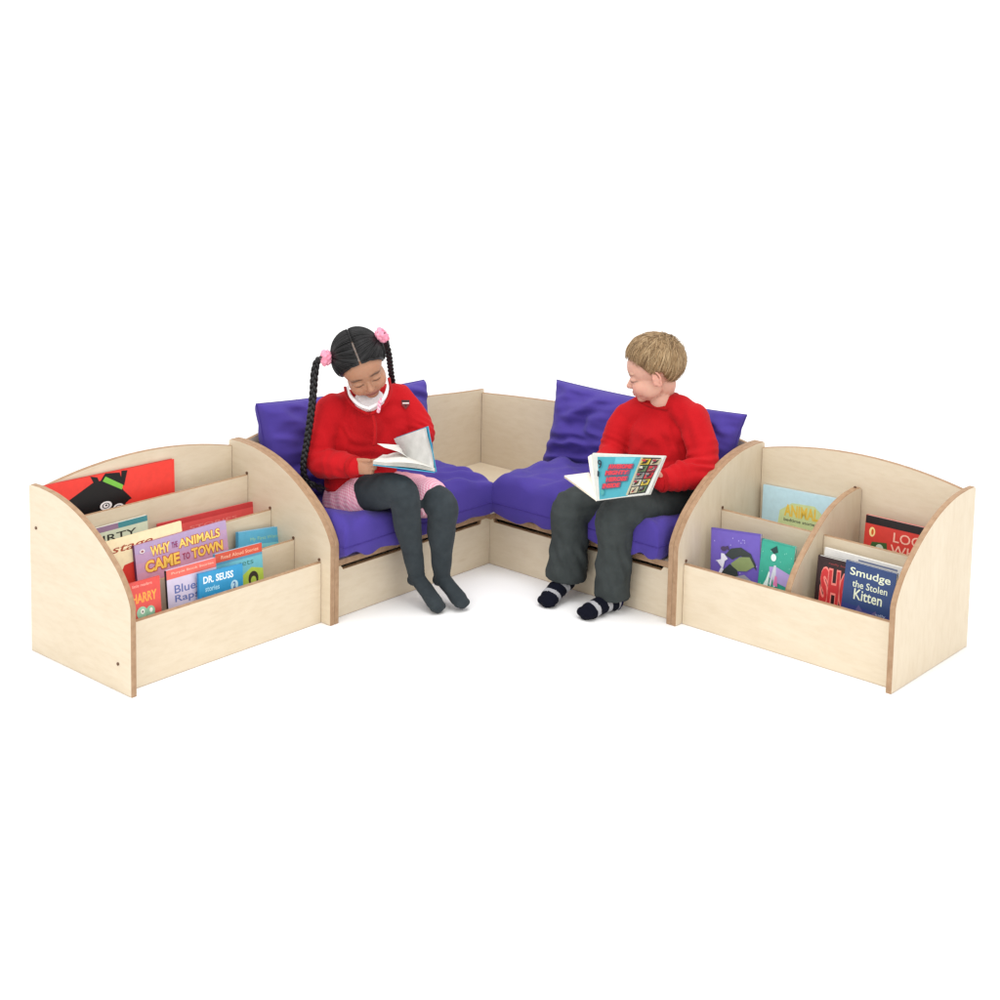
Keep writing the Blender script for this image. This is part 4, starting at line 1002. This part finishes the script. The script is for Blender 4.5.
cuff(JB, bwl+(bel-bwl).normalized()*.014, bwl+(bwl-bel), .0350, .018)
# neckband: laid where the jumper meets the neck
nb_s = V((0, 0, 1)).cross(BF).normalized()
def neck_ring(J, C_, F_, S_, tilt, n=44):
    pts = []
    for k in range(n):
        a = 2*math.pi*k/n; d_ = F_*math.cos(a)+S_*math.sin(a); d_ = V((d_.x, d_.y, -tilt*math.cos(a)))
        h = project_on(J, C_+d_*.14, -d_.normalized()); pts.append(h[0] if h and (h[0]-C_).length < .085 else C_+d_*.05)
    for _ in range(4): pts = [(pts[k-1]+pts[k]*2+pts[(k+1) % n])/4 for k in range(n)]
    return pts
pts = neck_ring(JB, b_nb+V((0, 0, -.006)), BF, nb_s, .55)
bm = bmesh.new(); tube(bm, pts, .0075, 10, closed=True); bm_obj('neckband', bm, JB, (JUMPR,), True)
# ---- boy's hair: cap and combed locks from the crown whorl
BHL = [(0, 26), (20, 24), (38, 18), (54, 8), (66, -4), (76, -18), (82, -20), (88, -12), (102, -20), (112, -44), (150, -60), (180, -62)]
bh = bmesh.new(); rows = []; na, ne = 96, 20
for i in range(na):
    az = 2*math.pi*i/na; ad = abs(math.degrees((az+math.pi) % (2*math.pi)-math.pi)); lo = math.radians(interp(BHL, ad)+5)
    rows.append([bh.verts.new(b_hc+BR @ scalp(az, lo+(math.radians(89.5)-lo)*j/ne, .001+.005*min(1, j/3))) for j in range(ne+1)])
for i in range(na):
    for j in range(ne): bh.faces.new((rows[i][j], rows[(i+1) % na][j], rows[(i+1) % na][j+1], rows[i][j+1]))
HB = bm_obj('hair', bh, boy, (HAIRU,), True)
bh = bmesh.new(); rnd = random.Random(8); crown = V((-.55, .12, .82)).normalized()
def strand(st, target, L_, off, w0, lift=0, jit=.05):
    pts = []
    for j in range(L_+1):
        s_ = j/L_; dv = st.slerp(target, s_)
        dv = (dv+V((0, 0, 0))).normalized()
        p = dirp(dv, off*(1-.55*s_*s_)+lift*math.sin(s_*math.pi))
        pts.append(b_hc+BR @ p)
    tube(bh, pts, [w0*.5]+[w0]*(L_-2)+[w0*.75, w0*.15], 4, flat_=.6)
for k in range(4600):
    az = math.radians(rnd.uniform(-180, 180)); ad = abs(math.degrees(az)); lo = interp(BHL, ad)
    el = math.radians(rnd.uniform(lo-(9 if ad < 50 else 5)-4*max(0, noise.noise(V((az*9, 1, 2)))), min(86, lo+(24 if k % 2 else 78))))
    if ad < 50: el = max(el, math.radians(lo-9*abs(noise.noise(V((az*6, 0, 3))))*2-2))
    tg = V((math.cos(el)*math.cos(az), math.cos(el)*math.sin(az), math.sin(el)))
    sl = rnd.uniform(.0, .75); st = crown.slerp(tg, sl*.85)
    cl_ = noise.noise(tg*5)*.10; st = (st+V((cl_, -cl_, 0))+V([rnd.gauss(0, .05) for _ in range(3)])).normalized()
    if ad < 60: tg = (tg+V((.02, .20, -.02))).normalized()
    if k % 2 == 0: tg = (tg+V([rnd.gauss(0, .045) for _ in range(3)])).normalized()
    nf = len(bh.faces)
    strand(st, tg, 7, rnd.uniform(.004, .009)*(.75 if tg.z < -.1 else 1)+.004*noise.noise(tg*4)+.004*max(0, tg.x*.7+tg.z*.5), rnd.uniform(.0005, .0013), rnd.uniform(0, .006))
    bh.faces.ensure_lookup_table(); mi_ = rnd.choice((0, 0, 1, 1, 2, 3))
    for q in range(nf, len(bh.faces)): bh.faces[q].material_index = mi_
for k in range(650):
    tg = V((rnd.gauss(.1, .6), rnd.gauss(0, .6), abs(rnd.gauss(.7, .35)))).normalized()
    ad = abs(math.degrees(math.atan2(tg.y, tg.x)))
    if math.degrees(math.asin(tg.z)) < interp(BHL, ad)+8: continue
    st = (crown.slerp(tg, .55)+V([rnd.gauss(0, .16) for _ in range(3)])).normalized()
    tg2 = (tg+V([rnd.gauss(0, .12) for _ in range(3)])).normalized()
    nf = len(bh.faces); strand(st, tg2, 6, rnd.uniform(.010, .0145), rnd.uniform(.0006, .0012), rnd.uniform(.002, .007))
    bh.faces.ensure_lookup_table(); mi_ = rnd.choice((0, 1, 2, 3))
    for q in range(nf, len(bh.faces)): bh.faces[q].material_index = mi_
HM = [noise_mat('sandy_hair', a, b, nscale=30, rough=.42, spec=.45) for a, b in (((.27, .165, .075, 1), (.38, .245, .12, 1)), ((.33, .21, .10, 1), (.46, .31, .165, 1)), ((.13, .075, .034, 1), (.24, .15, .07, 1)), ((.42, .29, .155, 1), (.54, .39, .225, 1)))]
bm_obj('hair_locks', bh, HB, HM, True)
# ---- boy's comic
bb = root('open_book', at(597, 500, 4.88), 'open comic with a turquoise and red cover that the boy holds up', 'book')
c0, c1, c2, c3 = at(597, 501, 4.86), at(592, 454.5, 4.92), at(665, 456.5, 4.80), at(649, 494, 4.76)   
_n = (c1-c0).cross(c3-c0); _q = ray(665, 456.5); c2 = CAM+_q*((c0-CAM).dot(_n)/_q.dot(_n))     # keep the cover flat
bm = bmesh.new(); sheet(bm, patch(c0, c1, c2, c3, .0), .0015)
bk = at(564, 477.5, 4.93); bk1 = at(587, 474.5, 4.99)
bm_obj('cover', bm, bb, (flat(C(200, 200, 196)),))
bm = bmesh.new()
inn = (c1-c0).cross(c3-c0).normalized()
sg_ = -1 if inn.dot(CAM-c0) > 0 else 1
for k in range(4): sheet(bm, patch(c0+inn*sg_*(.003+.002*k)+V((0, 0, .004)), c1+inn*sg_*(.003+.002*k)+V((0, 0, .004+.001*k)), c2+inn*sg_*(.004+.002*k)+V((0, 0, .003)), c3+inn*sg_*(.004+.002*k), 0), .001)
bm_obj('pages', bm, bb, (PAPER,))
bm = bmesh.new()
c1b = at(590, 474.5, 4.90)
for k in range(4): sheet(bm, patch(c0+cv(-.002, .002*k, 0), c1b+cv(-.001*k, .002*k, 0), bk1+cv(0, .002*k, 0), bk+cv(0, .002*k, 0), .003), .0015)
sp0 = at(596, 501, 4.865); sp1 = at(589, 456.5, 4.925)
sheet(bm, patch(c0, c1, sp1, sp0+cv(-.004, .01, 0), .002), .004)
bm_obj('lower_half', bm, bb, (noise_mat('cream_page', (.78, .70, .60, 1), (.84, .77, .68, 1), nscale=20, rough=.8),))
Xc = (c3-c0+c2-c1); wc = Xc.length/2; Xc.normalize(); Zc = (c1-c0+c2-c3)/2; hc = Zc.length; 
class Quad(Art):
    def P(s, u, v, lay):
        p = c0.lerp(c3, u).lerp(c1.lerp(c2, u), v); n_ = -inn*sg_; return p+n_*(.0022+.0001*lay)
a = Quad(c0, Xc, Zc, inn, wc, hc)
a.poly([(.0, .0), (1, 0), (1, 1), (0, 1)], C(196, 198, 192)); a.poly([(.06, .02), (.60, .02), (.72, .97), (.08, .95)], C(66, 152, 166)); a.poly([(.30, .60), (.52, .62), (.62, .95), (.34, .95)], C(96, 176, 188))
a.poly([(.60, .04), (.72, .96), (.965, .96), (.93, .04)], C(40, 38, 40))
a.poly([(.56, .04), (.60, .04), (.72, .96), (.69, .96)], C(170, 166, 140))
cols = [C(176, 168, 140), C(178, 44, 52), C(90, 110, 76), C(186, 184, 170), C(140, 40, 56), C(186, 164, 60), C(120, 120, 118)]
rr = random.Random(2)
for i in range(5):
    for j in range(2):
        v0 = .07+.175*i; u0 = .625+.10*v0+.145*j
        a.poly([(u0, v0), (u0+.125, v0+.01), (u0+.14, v0+.155), (u0+.015, v0+.15)], cols[(i*3+j*2) % 7])
        a.ell(u0+.07, v0+.08, .035, .04, cols[(i*2+j+3) % 7], 9, .5)
        a.poly([(u0+.02, v0+.02), (u0+.06, v0+.03), (u0+.09, v0+.12), (u0+.05, v0+.10)], cols[(i+j*3+1) % 7])
for x0, x1, y0 in ((.24, .60, .67), (.19, .56, .53), (.20, .55, .38), (.13, .44, .24)):
    a.poly([(x0-.01, y0-.015), (x1+.01, y0+.005), (x1+.02, y0+.125), (x0+.01, y0+.11)], C(110, 70, 96))
for t, b in (('AWESOME', (.24, .68, .60, .785)), ('MIGHTY', (.19, .54, .56, .64)), ('HEROES', (.20, .39, .55, .49)), ('INSIDE', (.14, .25, .44, .35))):
    a.text(t, *b, C(206, 56, 66), .05, .25)

for i in range(5):
    for j in range(2):
        v0 = .07+.175*i; u0 = .625+.10*v0+.145*j
        a.poly([(u0+.05*rr.random(), v0+.02), (u0+.09, v0+.03+.04*rr.random()), (u0+.12, v0+.14), (u0+.06, v0+.07+.05*rr.random())], C(30, 28, 34))
        a.poly([(u0+.03, v0+.09), (u0+.08, v0+.08), (u0+.07, v0+.14), (u0+.02, v0+.13)], cols[rr.randrange(7)])
a.text('9', .09, .68, .15, .88, C(30, 50, 60), .02); a.poly([(.07, .52), (.10, .50), (.11, .62), (.08, .64)], C(30, 50, 60)); a.ell(.14, .16, .035, .06, C(70, 150, 150))
a.done(bb)
# yellow starburst lettering strokes at the foot of the panels
# ---------------------------------------------------------------- render settings
SC.view_settings.view_transform = 'Standard'; SC.view_settings.look = 'None'; SC.view_settings.exposure = 0; SC.view_settings.gamma = 1
SC.view_settings.use_curve_mapping = False
SC.render.engine = 'CYCLES'; SC.cycles.max_bounces = 8
